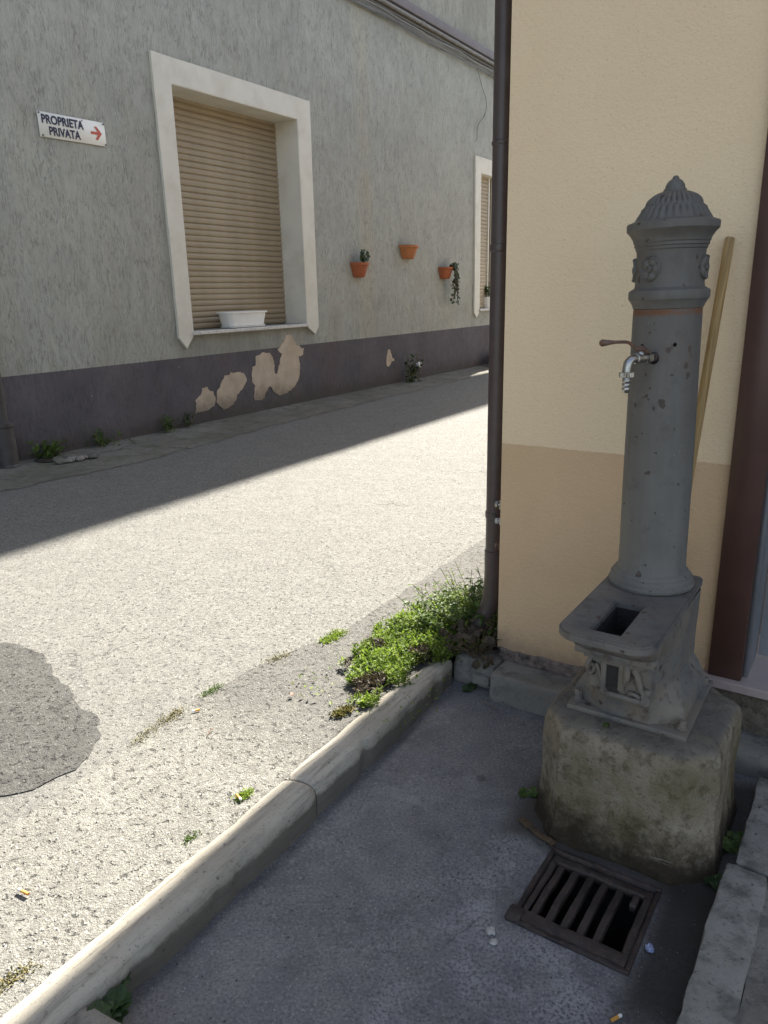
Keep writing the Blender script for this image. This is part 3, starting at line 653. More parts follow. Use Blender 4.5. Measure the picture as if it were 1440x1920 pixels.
def window(parent, W, outer, tips, name='window', left_only=False, seed=0):
    x0, x1, z0, z1 = W; X0, X1, Z1 = outer
    PR = -.035
    wn = empty(name, Matrix(), parent)
    bm = bmesh.new()
    jl = [(X0, Z1), (X0+.012, z0-.02), (tips[0][0], tips[0][1]), (x0+.005, z0-.045), (x0, z1), (x0, z1)]
    # one frame outline: left jamb with pointed foot, lintel, right jamb with pointed foot
    poly = [(X0, Z1), (X0+.02, z0+.9), (X0+.02, z0-.06), tips[0], (x0-.012, z0-.06), (x0, z0-.0), (x0, z1), (x1, z1), (x1, z0), (x1+.01, z0-.05), tips[1], (X1-.02, z0-.05), (X1-.015, z0+1.2), (X1, Z1)]
    a = [bm.verts.new((x, PR, z)) for x, z in poly]; b = [bm.verts.new((x, .0-.001, z)) for x, z in poly]
    from mathutils.geometry import tessellate_polygon
    for tri in tessellate_polygon([[Vector((x, z, 0)) for x, z in poly]]): bm.faces.new([a[i] for i in tri])
    n = len(a)
    for i in range(n): bm.faces.new((a[i], b[i], b[(i+1) % n], a[(i+1) % n]))
    e = bm.edges[:]
    bmesh.ops.bevel(bm, geom=[x for x in bm.edges if len(x.link_faces) == 2 and x.calc_face_angle(0) > .8 and all(abs(v.co.y-PR) < 1e-5 for v in x.verts)], offset=.008, segments=2, affect='EDGES')
    grid_cut(bm, .12); jitter(bm, .004, 3.1, seed)
    autosmooth(from_bm('surround', bm, M_TRIM, wn), 40)
    # painted reveals
    bm = bmesh.new(); d = .42
    for (p, q) in (((x0, z0), (x0, z1)), ((x0, z1), (x1, z1)), ((x1, z1), (x1, z0))):
        ins = {0: 0}
        bm.faces.new([bm.verts.new((p[0], -.03, p[1])), bm.verts.new((q[0], -.03, q[1])), bm.verts.new((q[0], d, q[1])), bm.verts.new((p[0], d, p[1]))])
    bmesh.ops.remove_doubles(bm, verts=bm.verts, dist=.0001)
    g = bmesh.ops.solidify(bm, geom=bm.faces[:], thickness=.006)
    from_bm('reveal', bm, M_TRIM, wn)
    bm = bmesh.new(); add_box(bm, x0-.012, x1+.012, -.062, .40, z0-.042, z0-.002, .006, 1); from_bm('sill', bm, M_SILL, wn)
    return wn
w1 = window(gb, W1, (6.215, 8.925, 4.095), [(6.345, 1.04), (8.82, 1.07)], seed=1)
# roller shutter: slats one by one
def slat_mesh(x0, x1, h, name='shutter_slat'):
    prof = []
    for i in range(7):
        a = i/6; prof.append((-.013*math.sin(a*math.pi)**.6, .001+a*(h-.0015)))
    prof[0] = (.004, .001); prof.insert(1, (.003, .008)); prof.append((.008, h-.0005)); prof.append((.008, .001))
    bm = bmesh.new(); loft(bm, [[Vector((x, y, z)) for y, z in prof] for x in (x0, x1)])
    bmesh.ops.recalc_face_normals(bm, faces=bm.faces)
    me = bpy.data.meshes.new(name); bm.to_mesh(me); bm.free(); me.materials.append(M_SHUT)
    me.polygons.foreach_set('use_smooth', [True]*len(me.polygons)); me.set_sharp_from_angle(angle=R(50)); return me
NS = 38; hs = (W1[3]-W1[2]+.02)/NS
me = slat_mesh(W1[0]+.01, W1[1]-.01, hs)
for i in range(NS):
    o = link('shutter_slat', me, parent=w1); o.location = (random.uniform(-.001, .001), .35+random.uniform(-.001, .0015), W1[2]+.003+i*hs); o.rotation_euler = (random.uniform(-.01, .015), random.uniform(-.0003, .0003), 0)
    o.location.z -= 0
box('shutter_backing', W1[0]+.01, W1[1]-.01, .372, .385, W1[2], W1[3], M_BLACKR, w1)
w2 = window(gb, W2, (14.04, 15.95, 4.08), [(14.17, 1.10), (15.9, 1.12)], seed=5)
NS2 = 36; hs2 = (W2[3]-W2[2]+.02)/NS2; me2 = slat_mesh(W2[0]+.01, W2[0]+.62, hs2)
for i in range(NS2):
    o = link('shutter_slat', me2, parent=w2); o.location = (0, .12, W2[2]+.003+i*hs2)
box('shutter_rail', W2[0]+.625, W2[0]+.67, .09, .15, W2[2]+.003, W2[3]-.003, M_TRIM, w2)
box('glass', W2[0]+.68, W2[1]-.02, .15, .16, W2[2]+.003, W2[3]-.003, M_GLASSD, w2)
box('shutter_rail', W2[0]+.76, W2[0]+.82, .10, .146, W2[2]+.003, W2[3]-.003, M_SHUT, w2)
# bare cement repairs in the base band
def repair(poly, seed, amp=.022, name='cement_repair', th=.012):
    pts = ragged(poly, amp, .022, seed)
    bm = bmesh.new(); prism(bm, pts, -.006, .002)
    o = from_bm(name, bm, M_REPAIR, gb); return o
P_ = {'a': [(6.41, .27), (6.43, .43), (6.52, .46), (6.55, .54), (6.65, .55), (6.68, .50), (6.74, .48), (6.76, .39), (6.72, .30), (6.58, .27)],
      'b': [(6.77, .38), (6.80, .49), (6.89, .57), (6.94, .66), (7.04, .66), (7.07, .70), (7.24, .68), (7.30, .66), (7.35, .56), (7.28, .49), (7.16, .40), (7.07, .29), (6.89, .24), (6.80, .31)],
      'c': [(7.46, .29), (7.50, .46), (7.45, .55), (7.47, .72), (7.54, .74), (7.56, .86), (7.68, .89), (7.82, .88), (7.90, .79), (7.91, .59), (7.95, .58), (8.05, .76), (8.08, .85), (8.00, .91), (8.14, 1.0), (8.20, 1.10), (8.32, 1.08), (8.41, .94), (8.57, .88), (8.54, .80), (8.46, .78), (8.45, .54), (8.39, .43), (8.25, .33), (8.10, .29), (7.90, .31), (7.81, .43), (7.75, .42), (7.66, .29), (7.55, .28)],
      'd': [(10.763, .46), (10.777, .585), (10.817, .69), (10.87, .716), (10.92, .637), (10.95, .57), (11.02, .534), (11.01, .50), (10.93, .509), (10.90, .463), (10.83, .425)]}
repair(P_['a'], 1); repair(P_['b'], 2); repair(P_['c'], 3); repair(P_['d'], 4, amp=.012)

# old iron pipe foot at the far left
t_ = tag(empty('drainpipe', M_GREY @ Matrix.Translation((3.925, -.10, STREET_Z))), 'old dark iron drainpipe foot at the left end of the grey wall', 'drainpipe')
bm = bmesh.new(); lathe(bm, [(.10, 0), (.10, .03), (.088, .045), (.086, .39), (.096, .40), (.096, .43), (.06, .44)], 20); autosmooth(from_bm('foot', bm, M_IRONPIPE, t_))
bm = bmesh.new(); tube(bm, [(0, 0, .43), (0, 0, 5.5)], .05, 14); autosmooth(from_bm('pipe', bm, M_IRONPIPE, t_))

# duct under the ledge, with couplings, and the loose cables
t_ = tag(empty('cable_duct', M_GREY @ Matrix.Translation((9, 0, 5.7))), 'long grey duct with couplings running under the ledge of the grey wall', 'duct')
bm = bmesh.new(); tube(bm, [(-6, -.06, .05), (13, -.06, .05)], .030, 12); autosmooth(from_bm('pipe', bm, M_GREYCON, t_))
bm = bmesh.new(); tube(bm, [(-6, -.035, -.015), (13, -.035, -.015)], .014, 8); autosmooth(from_bm('thin_pipe', bm, M_CABLE, t_))
for x in (-4, -1.2, 1.55, 2.9, 4.1, 6.2, 8.8):
    bm = bmesh.new(); tube(bm, [(x, -.06, .05), (x+.02, -.06, .05), (x+.02, -.06, .05), (x+.14, -.06, .05)], [.036, .037, .034, .034], 12); autosmooth(from_bm('coupling', bm, M_GREYCON, t_))
def cable(zbase, sag, r, mat, label, seed, x0=3, x1=22, y=-.03):
    rnd = random.Random(seed); pts = []
    x = x0
    while x < x1:
        k = rnd.uniform(.35, .9)
        pts.append((x, y-rnd.uniform(0, .03), zbase+rnd.uniform(-sag, sag))); x += k
    pts.append((x1, y, zbase))
    root = Vector((x0, 0, zbase))
    bm = bmesh.new(); tube(bm, [Vector(p)-root for p in smooth_path(pts, 5)], r, 6)
    o = from_bm('cable', bm, mat, None, M_GREY @ Matrix.Translation(root), smooth=True)
    return tag(o, label, 'cable', 'cables strung along the top of the grey wall')
cable(5.635, .018, .010, M_CABLE2, 'pale cable strung along the grey wall just under the duct, uppermost of the bundle', 1)
cable(5.60, .035, .008, M_CABLE, 'dark wavy cable in the middle of the bundle on the grey wall', 2)
cable(5.60, .045, .006, M_CABLE2, 'thin pale cable crossing the others in the bundle below the duct', 3)
cable(5.565, .022, .011, M_CABLE, 'thick dark cable low in the bundle below the ledge', 4)
cable(5.545, .014, .007, M_CABLE, 'lowest thin dark cable clipped to the grey wall', 5)
bm = bmesh.new()
pts = smooth_path([(14.1, -.02, 5.56), (14.25, -.04, 5.3), (14.5, -.03, 5.05), (14.42, -.02, 4.82), (14.15, -.02, 4.6), (14.12, -.02, 4.38), (14.06, -.02, 4.33)], 6)
tube(bm, [Vector(p)-Vector((14.1, 0, 4.33)) for p in pts], .0045, 6)
tag(from_bm('cable', bm, M_CABLE, None, M_GREY @ Matrix.Translation((14.1, 0, 4.33)), smooth=True), 'loose thin wire curling down the grey wall above the second window', 'cable')

# PROPRIETA PRIVATA sign
sg = tag(empty('wall_sign', M_GREY @ Matrix.Translation((5.16, -.012, 3.19)) @ Matrix.Rotation(R(-.8), 4, 'Y')), 'white enamel sign reading PROPRIETÀ PRIVATA with a red arrow on the grey wall', 'sign')
box('panel', -.371, .371, -.005, .004, -.108, .108, M_WHITEPAINT, sg, bev=.002, seg=1)
def text(name, body, x0, x1, z0, z1, mat, parent, y=-.0085, off=.012):
    c = bpy.data.curves.new(name, 'FONT'); c.body = body; c.size = 1; c.offset = off; c.space_character = 1.02; c.extrude = .004
    tmp = bpy.data.objects.new('tmp', c); COL.objects.link(tmp); bpy.context.view_layer.update()
    me = bpy.data.meshes.new_from_object(tmp.evaluated_get(bpy.context.evaluated_depsgraph_get())); bpy.data.objects.remove(tmp)
    co = np.array([v.co for v in me.vertices]); mn, mx = co.min(0), co.max(0)
    for v in me.vertices:
        a = (v.co.x-mn[0])/(mx[0]-mn[0]); b = (v.co.y-mn[1])/(mx[1]-mn[1])
        v.co = (x0+(x1-x0)*a, y+(v.co.z)*.3, z0+(z1-z0)*b)
    me.materials.clear(); return link(name, me, mat, parent)
text('lettering', 'PROPRIETA', -.338, .118, .010, .088, M_NAVY, sg, off=.027)
bm = bmesh.new(); prism(bm, [(.100, .083), (.107, .083), (.118, .100), (.110, .100)], -.0085, -.005); from_bm('accent', bm, M_NAVY, sg)
text('lettering', 'PRIVATA', -.272, .070, -.086, -.010, M_NAVY, sg, off=.027)
bm = bmesh.new()
ar = [(.200, .013), (.275, .011), (.236, .062), (.262, .062), (.322, -.004), (.290, -.062), (.262, -.062), (.283, -.014), (.200, -.011)]
ar = [(.200, .012), (.280, .012), (.245, .060), (.272, .060), (.325, .0), (.272, -.060), (.245, -.060), (.280, -.012), (.200, -.012)]
prism(bm, ar, -.0085, -.005); from_bm('arrow', bm, M_RED, sg)
for x, z in ((-.358, .095), (.358, .095), (-.345, -.095), (.358, -.095)):
    bm = bmesh.new(); lathe(bm, [(.009, -.0105), (.009, -.006)], 10); bmesh.ops.rotate(bm, matrix=Matrix.Rotation(R(90), 3, 'X'), verts=bm.verts); 
    for v in bm.verts: v.co = Vector((v.co.x+x, -abs(v.co.y), v.co.z+z))
    from_bm('screw', bm, M_SCREW, sg)

# white trough on the sill
def tub_mesh(L, Wd, H, taper=.84, rim=.012, n=8, r=.25):
    def ring(l, w_, z, rr):
        out = []
        for cx, cy, a0 in ((1, 1, 0), (-1, 1, 90), (-1, -1, 180), (1, -1, 270)):
            for k in range(5):
                a = R(a0+k*22.5); out.append(Vector((cx*(l/2-rr)+math.cos(a)*rr, cy*(w_/2-rr)+math.sin(a)*rr, z)))
        return out
    rr = Wd*r
    bm = bmesh.new()
    loft(bm, [ring(L*taper, Wd*taper, 0, rr*taper), ring(L*(taper+.05), Wd*(taper+.05), H*.3, rr), ring(L*.965, Wd*.94, H*.9, rr), ring(L*.965, Wd*.94, H*.9, rr), ring(L+rim, Wd+rim, H*.9, rr), ring(L+rim, Wd+rim, H, rr), ring(L*.95, Wd*.9, H, rr*.9), ring(L*.93, Wd*.86, H*.88, rr*.85)], cap=False)
    vs = [v for v in bm.verts]; n_ = 20
    bm.faces.new(vs[:n_][::-1]); bm.faces.new(vs[-n_:])
    return bm
tr = tag(empty('planter_trough', M_GREY @ Matrix.Translation((7.50, .13, 1.228))), 'empty white plastic planter trough with saucer on the big window sill', 'planter')
bm = tub_mesh(.74, .25, .175); bmesh.ops.translate(bm, vec=(0, 0, .022), verts=bm.verts); autosmooth(from_bm('trough', bm, M_WHITEP, tr), 40)
bm = tub_mesh(.68, .24, .025, .93, .006); autosmooth(from_bm('saucer', bm, M_WHITEP, tr), 40)

# leaf helpers ------------------------------------------------------
def leaf_faces(V, F, p, d, up, L, Wd, bend=.2):
    """a four-cornered leaf with a folded midrib"""
    d = d.normalized(); s = d.cross(up)
    if s.length < 1e-4: s = Vector((1, 0, 0))
    s.normalize(); nn = s.cross(d)
    i = len(V)
    V += [p, p+d*L*.5+s*Wd*.5+nn*L*bend*.5, p+d*L, p+d*L*.5-s*Wd*.5+nn*L*bend*.5, p+d*L*.5]
    F += [(i, i+4, i+1), (i+1, i+4, i+2), (i+2, i+4, i+3), (i+3, i+4, i)]
def round_leaf(V, F, c, nrm, r, lobes=5, depth=.15, rot=0):
    nrm = nrm.normalized(); a = nrm.orthogonal().normalized(); b = nrm.cross(a); i = len(V); n = lobes*3
    V.append(c - nrm*r*.18)
    for k in range(n):
        t = 2*math.pi*k/n + rot; rr = r*(1-depth*(1 if k % 3 == 0 else 0))
        V.append(c + (a*math.cos(t)+b*math.sin(t))*rr + nrm*r*.08*math.sin(k*2.1))
    for k in range(n): F.append((i, i+1+k, i+1+(k+1) % n))
def rv(rnd, s=1): return Vector((rnd.uniform(-s, s), rnd.uniform(-s, s), rnd.uniform(-s, s)))

def half_pot(bm, R0, R1, H, Y=1):
    """half round wall pot, flat back on y=0, opening up"""
    def ring(r, z, n=14): return [Vector((r*math.cos(math.pi*k/(n-1)), -r*.85*math.sin(math.pi*k/(n-1)), z)) for k in range(n)]
    loft(bm, [ring(R0*.9, 0), ring(R0, .01), ring(R1*.96, H*.8), ring(R1*.96, H*.8), ring(R1*1.05, H*.82), ring(R1*1.06, H), ring(R1*.93, H), ring(R1*.88, H*.85)])
def wall_pot(x, z, wd, h, mat, label, group='half-round terracotta pots hung on the grey wall'):
    t = tag(empty('wall_pot', M_GREY @ Matrix.Translation((x, -.004, z))), label, 'wall pot', group)
    bm = bmesh.new(); half_pot(bm, wd*.33, wd*.5, h); autosmooth(from_bm('pot', bm, mat, t), 40)
    bm = bmesh.new(); loft(bm, [[Vector((wd*.44*math.cos(math.pi*k/12), -.006-wd*.36*math.sin(math.pi*k/12), h*zz)) for k in range(13)] for zz in (.80, .9)]); from_bm('soil', bm, M_SOIL, t)
    return t
p1 = wall_pot(9.99, 1.855, .38, .215, M_TERRA, 'red-brown wall pot with a small upright plant, nearest the big window')
p2 = wall_pot(11.46, 2.16, .45, .215, M_TERRA2, 'empty orange wall pot hung higher than the other two')
p3 = wall_pot(12.80, 1.845, .40, .205, M_TERRA, 'wall pot with a trailing plant spilling over its right side, nearest the far window')
def pot_plant(parent, name, seed, trail=False):
    rnd = random.Random(seed); V, F, VS = [], [], []
    bm = bmesh.new()
    for k in range(9 if not trail else 13):
        if not trail:
            b = Vector((rnd.uniform(-.12, .14), -.09, .19)); t = b + Vector((rnd.uniform(-.07, .12), rnd.uniform(-.05, .02), rnd.uniform(.06, .22)))
            path = [b, (b+t)/2+rv(rnd, .015), t]
        else:
            b = Vector((rnd.uniform(-.02, .18), -.12, .19)); e = Vector((rnd.uniform(.0, .30), -.16, rnd.uniform(-.45, .0)))
            path = smooth_path([b, b+Vector((.03, -.06, .05)), (b+e)/2+Vector((.02, -.06, 0)), e], 3)
        tube(bm, path, .0045, 4)
        for p in path[1:]:
            for q in range(3 if not trail else 2): round_leaf(V, F, Vector(p)+rv(rnd, .02), Vector((rnd.uniform(-.5, .5), -1, rnd.uniform(0, 1))), rnd.uniform(.018, .036) if not trail else rnd.uniform(.014, .034), 4, .1)
    from_bm('stem', bm, M_TWIG if trail else M_STEM, parent); pyd('foliage', V, F, M_LEAFD, parent)
pot_plant(p1, 'plant', 3); pot_plant(p3, 'plant', 5, True)
# white pot on the far sill
t_ = tag(empty('potted_plant', M_GREY @ Matrix.Translation((14.93, .12, 1.27))), 'white pot with a dark leafy plant on the far window sill', 'potted plant')
bm = bmesh.new(); lathe(bm, [(.085, 0), (.12, .20), (.13, .20), (.13, .23), (.115, .23), (.11, .2)], 20); autosmooth(from_bm('pot', bm, M_WHITEP, t_), 40)
rnd = random.Random(4); V, F = [], []
bm = bmesh.new()
for k in range(14):
    t2 = Vector((rnd.uniform(-.1, .1), rnd.uniform(-.1, .05), rnd.uniform(.30, .52))); tube(bm, [(t2.x*.3, t2.y*.3, .18), t2], .005, 4)
    for q in range(4): leaf_faces(V, F, t2*rnd.uniform(.75, 1), rv(rnd), Vector((0, 0, 1)), .09, .05)
from_bm('stem', bm, M_STEM, t_); pyd('foliage', V, F, M_LEAFD, t_)
# terracotta troughs on the ground far off
for (x, y, L, h, lab) in ((14.62, -.30, .52, .20, 'dull red terracotta trough on the ground by the far wall base, nearer of the two'), (15.15, -.20, .5, .26, 'dull red terracotta trough on the ground behind the nearer one, partly behind the downpipe')):
    t_ = tag(empty('ground_planter', M_GREY @ Matrix.Translation((x, y, STREET_Z+.04))), lab, 'planter', 'terracotta troughs by the far wall base')
    bm = tub_mesh(L, .24, h, .82, .02); autosmooth(from_bm('trough', bm, M_TERRA3, t_), 40)
    rnd = random.Random(int(x*10)); V, F = [], []
    for k in range(30): leaf_faces(V, F, Vector((rnd.uniform(-.2, .2), rnd.uniform(-.06, .06), h*.8)), Vector((rnd.uniform(-.5, .5), rnd.uniform(-.5, .5), 1)), Vector((1, 0, 0)), .09, .03)
    pyd('foliage', V, F, M_LEAFD, t_)
# white valve cap on the base band
t_ = tag(empty('wall_valve', M_GREY @ Matrix.Translation((11.74, -.01, .38))), 'small white round valve cap sticking out of the dark base band', 'valve')
bm = bmesh.new(); tube(bm, [(0, 0, 0), (0, -.05, 0), (0, -.06, 0), (0, -.09, 0)], [.025, .025, .055, .045], 14); autosmooth(from_bm('cap', bm, M_WHITEP, t_))
bm = bmesh.new(); tube(bm, [(.0, -.04, 0), (.12, -.05, .02)], .012, 8); from_bm('lever', bm, M_WHITEP, t_)

# weeds at the foot of the grey wall
def tuft(name, M, seed, n, hgt, spread, L, Wd, mats, label, cat='weed', group=None, upright=.7, ns=10):
    rnd = random.Random(seed); t = tag(empty(name, M), label, cat, group)
    V, F = [], []; bm = bmesh.new()
    for k in range(ns):
        a = rnd.uniform(0, 6.28); b = Vector((rnd.uniform(-spread, spread)*.6, rnd.uniform(-spread, spread)*.4, 0)); h = hgt*rnd.uniform(.4, 1)
        top = b + Vector((math.cos(a)*spread*rnd.uniform(0, .8), math.sin(a)*spread*rnd.uniform(0, .5), h))
        path = smooth_path([b, (b+top)/2+rv(rnd, hgt*.06), top], 4); tube(bm, path, .0035*max(.4, hgt/.3), 4)
        for q in range(max(1, n//ns)):
            p = path[rnd.randint(1, len(path)-1)] + rv(rnd, L*.4); leaf_faces(V, F, p, Vector((rnd.uniform(-1, 1), rnd.uniform(-1, 1), rnd.uniform(-.3, upright))), Vector((0, 0, 1)), L*rnd.uniform(.6, 1.2), Wd*rnd.uniform(.6, 1.2))
    from_bm('stem', bm, M_STEM, t); pyd('foliage', V, F, mats, t)
    return t
GW = 'weeds at the foot of the grey wall'
tuft('weed', M_GREY @ Matrix.Translation((4.33, -.10, .12)), 1, 110, .17, .20, .085, .05, M_LEAF2, 'broad green weed beside the iron pipe foot at the left', group=GW)
tuft('weed', M_GREY @ Matrix.Translation((4.95, -.08, .12)), 2, 70, .17, .20, .08, .035, M_LEAF2, 'small narrow weed right of the left end weed', group=GW)
tuft('weed', M_GREY @ Matrix.Translation((5.9, -.08, .12)), 3, 70, .20, .10, .06, .035, M_LEAF2, 'upright weed against the dark base band below the sign side of the big window', group=GW)
tuft('weed', M_GREY @ Matrix.Translation((6.2, -.06, .12)), 6, 50, .18, .14, .06, .03, M_LEAFD, 'faint dark weed just right of the upright weed', group=GW)
tuft('weed', M_GREY @ Matrix.Translation((11.38, -.16, .10)), 4, 150, .52, .17, .08, .05, M_LEAFD, 'tall dark weed by the single bare spot of the base band', group=GW, ns=14)

# broken hole in the verge with rubble
t_ = tag(empty('rubble', M_STREET @ Matrix.Translation((4.42, 6.45, STREET_Z+.03))), 'small heap of broken concrete in the hole of the verge at the left', 'rubble')
for k in range(9):
    rnd = random.Random(k+40); bm = bmesh.new(); bmesh.ops.create_icosphere(bm, subdivisions=2, radius=rnd.uniform(.035, .08)); jitter(bm, .03, 14, k)
    for v in bm.verts: v.co.z *= .5
    bmesh.ops.translate(bm, vec=(rnd.uniform(-.16, .2), rnd.uniform(-.14, .12), .0), verts=bm.verts); from_bm('chunk', bm, M_KERB2 if k % 2 else M_VERGE, t_)
bm = bmesh.new(); bmesh.ops.create_icosphere(bm, subdivisions=2, radius=.13); jitter(bm, .04, 8, 3)
for v in bm.verts: v.co.z *= .14
bmesh.ops.translate(bm, vec=(-.14, .14, -.004), verts=bm.verts); from_bm('hollow', bm, M_SOIL, t_)

# ------------------------------------------------------------------ beige building
bb = tag(empty('beige_building', M_BEIGE), 'beige rendered corner building with a darker painted lower wall, behind the fountain', 'building')
UF0, UF1 = .832, .940       # brown frame
# plaster skin with a ragged lower edge over a rough foundation
def beige_wall():
    bm = bmesh.new(); top = 5.2
    n = 90; xs_ = [0+(UF0)*i/n for i in range(n+1)]
    lo = []; 
    for x in xs_:
        e = .142 + noise.noise(Vector((x*9, 1, 0)))*.012 + noise.noise(Vector((x*34, 3, 0)))*.010 + .012*(1-min(1, x/.1))
        lo.append(e)
    f0 = [bm.verts.new((x, 0, z)) for x, z in zip(xs_, lo)]; f1 = [bm.verts.new((x, 0, 1.6)) for x in xs_]; f2 = [bm.verts.new((x, 0, top)) for x in xs_]
    b0 = [bm.verts.new((x, .022, z+.003)) for x, z in zip(xs_, lo)]
    for i in range(n):
        bm.faces.new((f0[i], f0[i+1], f1[i+1], f1[i])); bm.faces.new((f1[i], f1[i+1], f2[i+1], f2[i])); bm.faces.new((b0[i], b0[i+1], f0[i+1], f0[i]))
    # street side wall (runs along g from the corner)
    side = Matrix.Rotation(AG-AB, 3, 'Z') @ Vector((1, 0, 0)); Ls = 14
    m = 60; ys_ = [0, .002]+[Ls*(i/m)**2 for i in range(1, m+1)]
    s0 = []; s1 = []
    for t in ys_:
        z = .142+noise.noise(Vector((t*9, 7, 0)))*.015
        s0.append(bm.verts.new((side.x*t, side.y*t, lo[0] if t == 0 else z))); s1.append(bm.verts.new((side.x*t, side.y*t, top)))
    for i in range(len(ys_)-1): bm.faces.new((s0[i+1], s0[i], s1[i], s1[i+1]))
    # reveal and the wall above and right of the door
    def q(*p): bm.faces.new([bm.verts.new(x) for x in p])
    q((UF0, 0, 2.55), (2.2, 0, 2.55), (2.2, 0, top), (UF0, 0, top))
    q((2.2, 0, .142), (9, 0, .142), (9, 0, top), (2.2, 0, top))
    q((UF0, 0, .27), (UF0, .4, .27), (UF0, .4, 2.55), (UF0, 0, 2.55)); q((2.2, 0, .27), (2.2, .4, .27), (2.2, .4, 2.55), (2.2, 0, 2.55)); q((UF0, 0, 2.55), (2.2, 0, 2.55), (2.2, .4, 2.55), (UF0, .4, 2.55))
    bmesh.ops.remove_doubles(bm, verts=bm.verts, dist=.0004)
    # roughen the corner arris
    o = from_bm('wall', bm, M_BEIGEM, bb, recalc=False); return o
beige_wall()
sdv = Matrix.Rotation(AG-AB, 3, 'Z') @ Vector((1, 0, 0))
bm = bmesh.new()
pl = [(.012, .010), (.86, .010), (.86, .6), (14*sdv.x+.02, 14*sdv.y)]
pl = [(.010, .012), (2.3, .012), (2.3, .3), (9, .3), (9, 13), (13.9*sdv.x, 13.9*sdv.y)]
a = [bm.verts.new((x, y, -.05)) for x, y in pl]; b = [bm.verts.new((x, y, .17)) for x, y in pl]
for i in range(len(a)): bm.faces.new((a[i], a[(i+1) % len(a)], b[(i+1) % len(a)], b[i]))
from_bm('foundation', bm, M_PINKC, bb)
bm = bmesh.new(); add_box(bm, .01, .85, -.010, .03, .09, .158, .006, 1); grid_cut(bm, .02); jitter(bm, .018, 13); from_bm('flaked_base', bm, M_PINKC, bb)
# roof slab and an unseen slab added to cast the shadow edge along the kerb
rf = [(-.12, -.12), (9.3, -.12), (9.3, 13), (13*sdv.x-.4, 13)]
bm = bmesh.new(); a = [bm.verts.new((x, y, 5.2)) for x, y in rf]; b = [bm.verts.new((x, y, 5.35)) for x, y in rf]; bm.faces.new(a); bm.faces.new(b)
for i in range(4): bm.faces.new((a[i], a[(i+1) % 4], b[(i+1) % 4], b[i]))
from_bm('roof', bm, M_TERRA3, bb)
bm = bmesh.new(); bp = [(1.85, .95), (13, .95), (13, 2.0), (4.6, 1.925), (1.85, 1.835)]
a = [bm.verts.new((x, y, 3.2)) for x, y in bp]; b = [bm.verts.new((x, y, 3.36)) for x, y in bp]; bm.faces.new(a); bm.faces.new(b)
for i in range(5): bm.faces.new((a[i], a[(i+1) % 5], b[(i+1) % 5], b[i]))
bmesh.ops.transform(bm, matrix=M_BEIGE.inverted() @ M_STREET, verts=bm.verts); from_bm('shadow_slab', bm, M_LEDGE, bb)
# door, frame, threshold
ZT = .272
box('door_frame', UF0, UF1, -.028, .012, ZT, 2.56, M_BROWN, bb, bev=.003, seg=1)
box('door_jamb', UF1-.002, UF1+.016, .012, .23, ZT, 2.55, M_ALU, bb, bev=.002, seg=1)
dr = box('door', UF1+.02, 2.18, .215, .235, ZT+.006, 2.54, M_ALU, bb)
box('door_panel', UF1+.13, 1.6, .200, .2149, ZT+.10, 2.3, M_ALU, dr, bev=.008, seg=2)
bm = bmesh.new(); add_box(bm, .76, 2.35, -.055, .42, ZT-.032, ZT, .004, 2); from_bm('threshold', bm, M_MARBLE, bb)
bm = bmesh.new(); add_box(bm, .80, 2.3, -.03, .3, -.03, ZT-.033, .01, 1); grid_cut(bm, .03); jitter(bm, .012, 12); from_bm('threshold_base', bm, M_CONCR, bb)

# brown downpipe at the corner, street coordinates
PX, PY = 2.80, 1.236
dp = tag(empty('downpipe', M_STREET @ Matrix.Translation((PX, PY, STREET_Z))), 'tall dark brown downpipe with clamps at the corner of the beige building', 'downpipe')
RP = .036
bm = bmesh.new(); tube(bm, [(0, 0, .42), (0, 0, 5.1)], RP, 28); autosmooth(from_bm('pipe', bm, M_PIPE, dp))
bm = bmesh.new(); tube(bm, smooth_path([(0, 0, .44), (0, 0, .30), (-.005, .012, .19), (-.025, .045, .10), (-.06, .09, .03), (-.08, .12, -.03)], 5), RP+.004, 24); autosmooth(from_bm('shoe', bm, M_PIPE, dp))
for z in (.425, .60, 1.66, 2.02):
    bm = bmesh.new()
    lathe(bm, [(RP+.0006, z-.003), (RP+.003, z), (RP+.003, z+.010), (RP+.0006, z+.013)], 28, cap=False) if z in (.425, 2.02) else lathe(bm, [(RP+.001, z-.014), (RP+.0035, z-.012), (RP+.0035, z+.012), (RP+.001, z+.014)], 28, cap=False)
    o = autosmooth(from_bm('collar' if z in (.425, 2.02) else 'clamp', bm, M_PIPE, dp))
    if z in (.60, 1.66):
        bm = bmesh.new(); ca = Matrix.Rotation(R(-118), 3, 'Z') @ Vector((1, 0, 0))
        d1 = Vector((-.8, -.3, 0)).normalized()
        tube(bm, [d1*(RP-.002)+Vector((0, 0, z)), d1*(RP+.018)+Vector((0, 0, z))], .010, 8); tube(bm, [d1*(RP+.018)+Vector((0, 0, z)), d1*(RP+.024)+Vector((0, 0, z))], [.006, .005], 8); from_bm('bolt', bm, M_SCREW, o)
        bm = bmesh.new(); tube(bm, [(.0, -RP, z), (0, -.10, z)], .006, 8); from_bm('bracket', bm, M_SCREW, o)
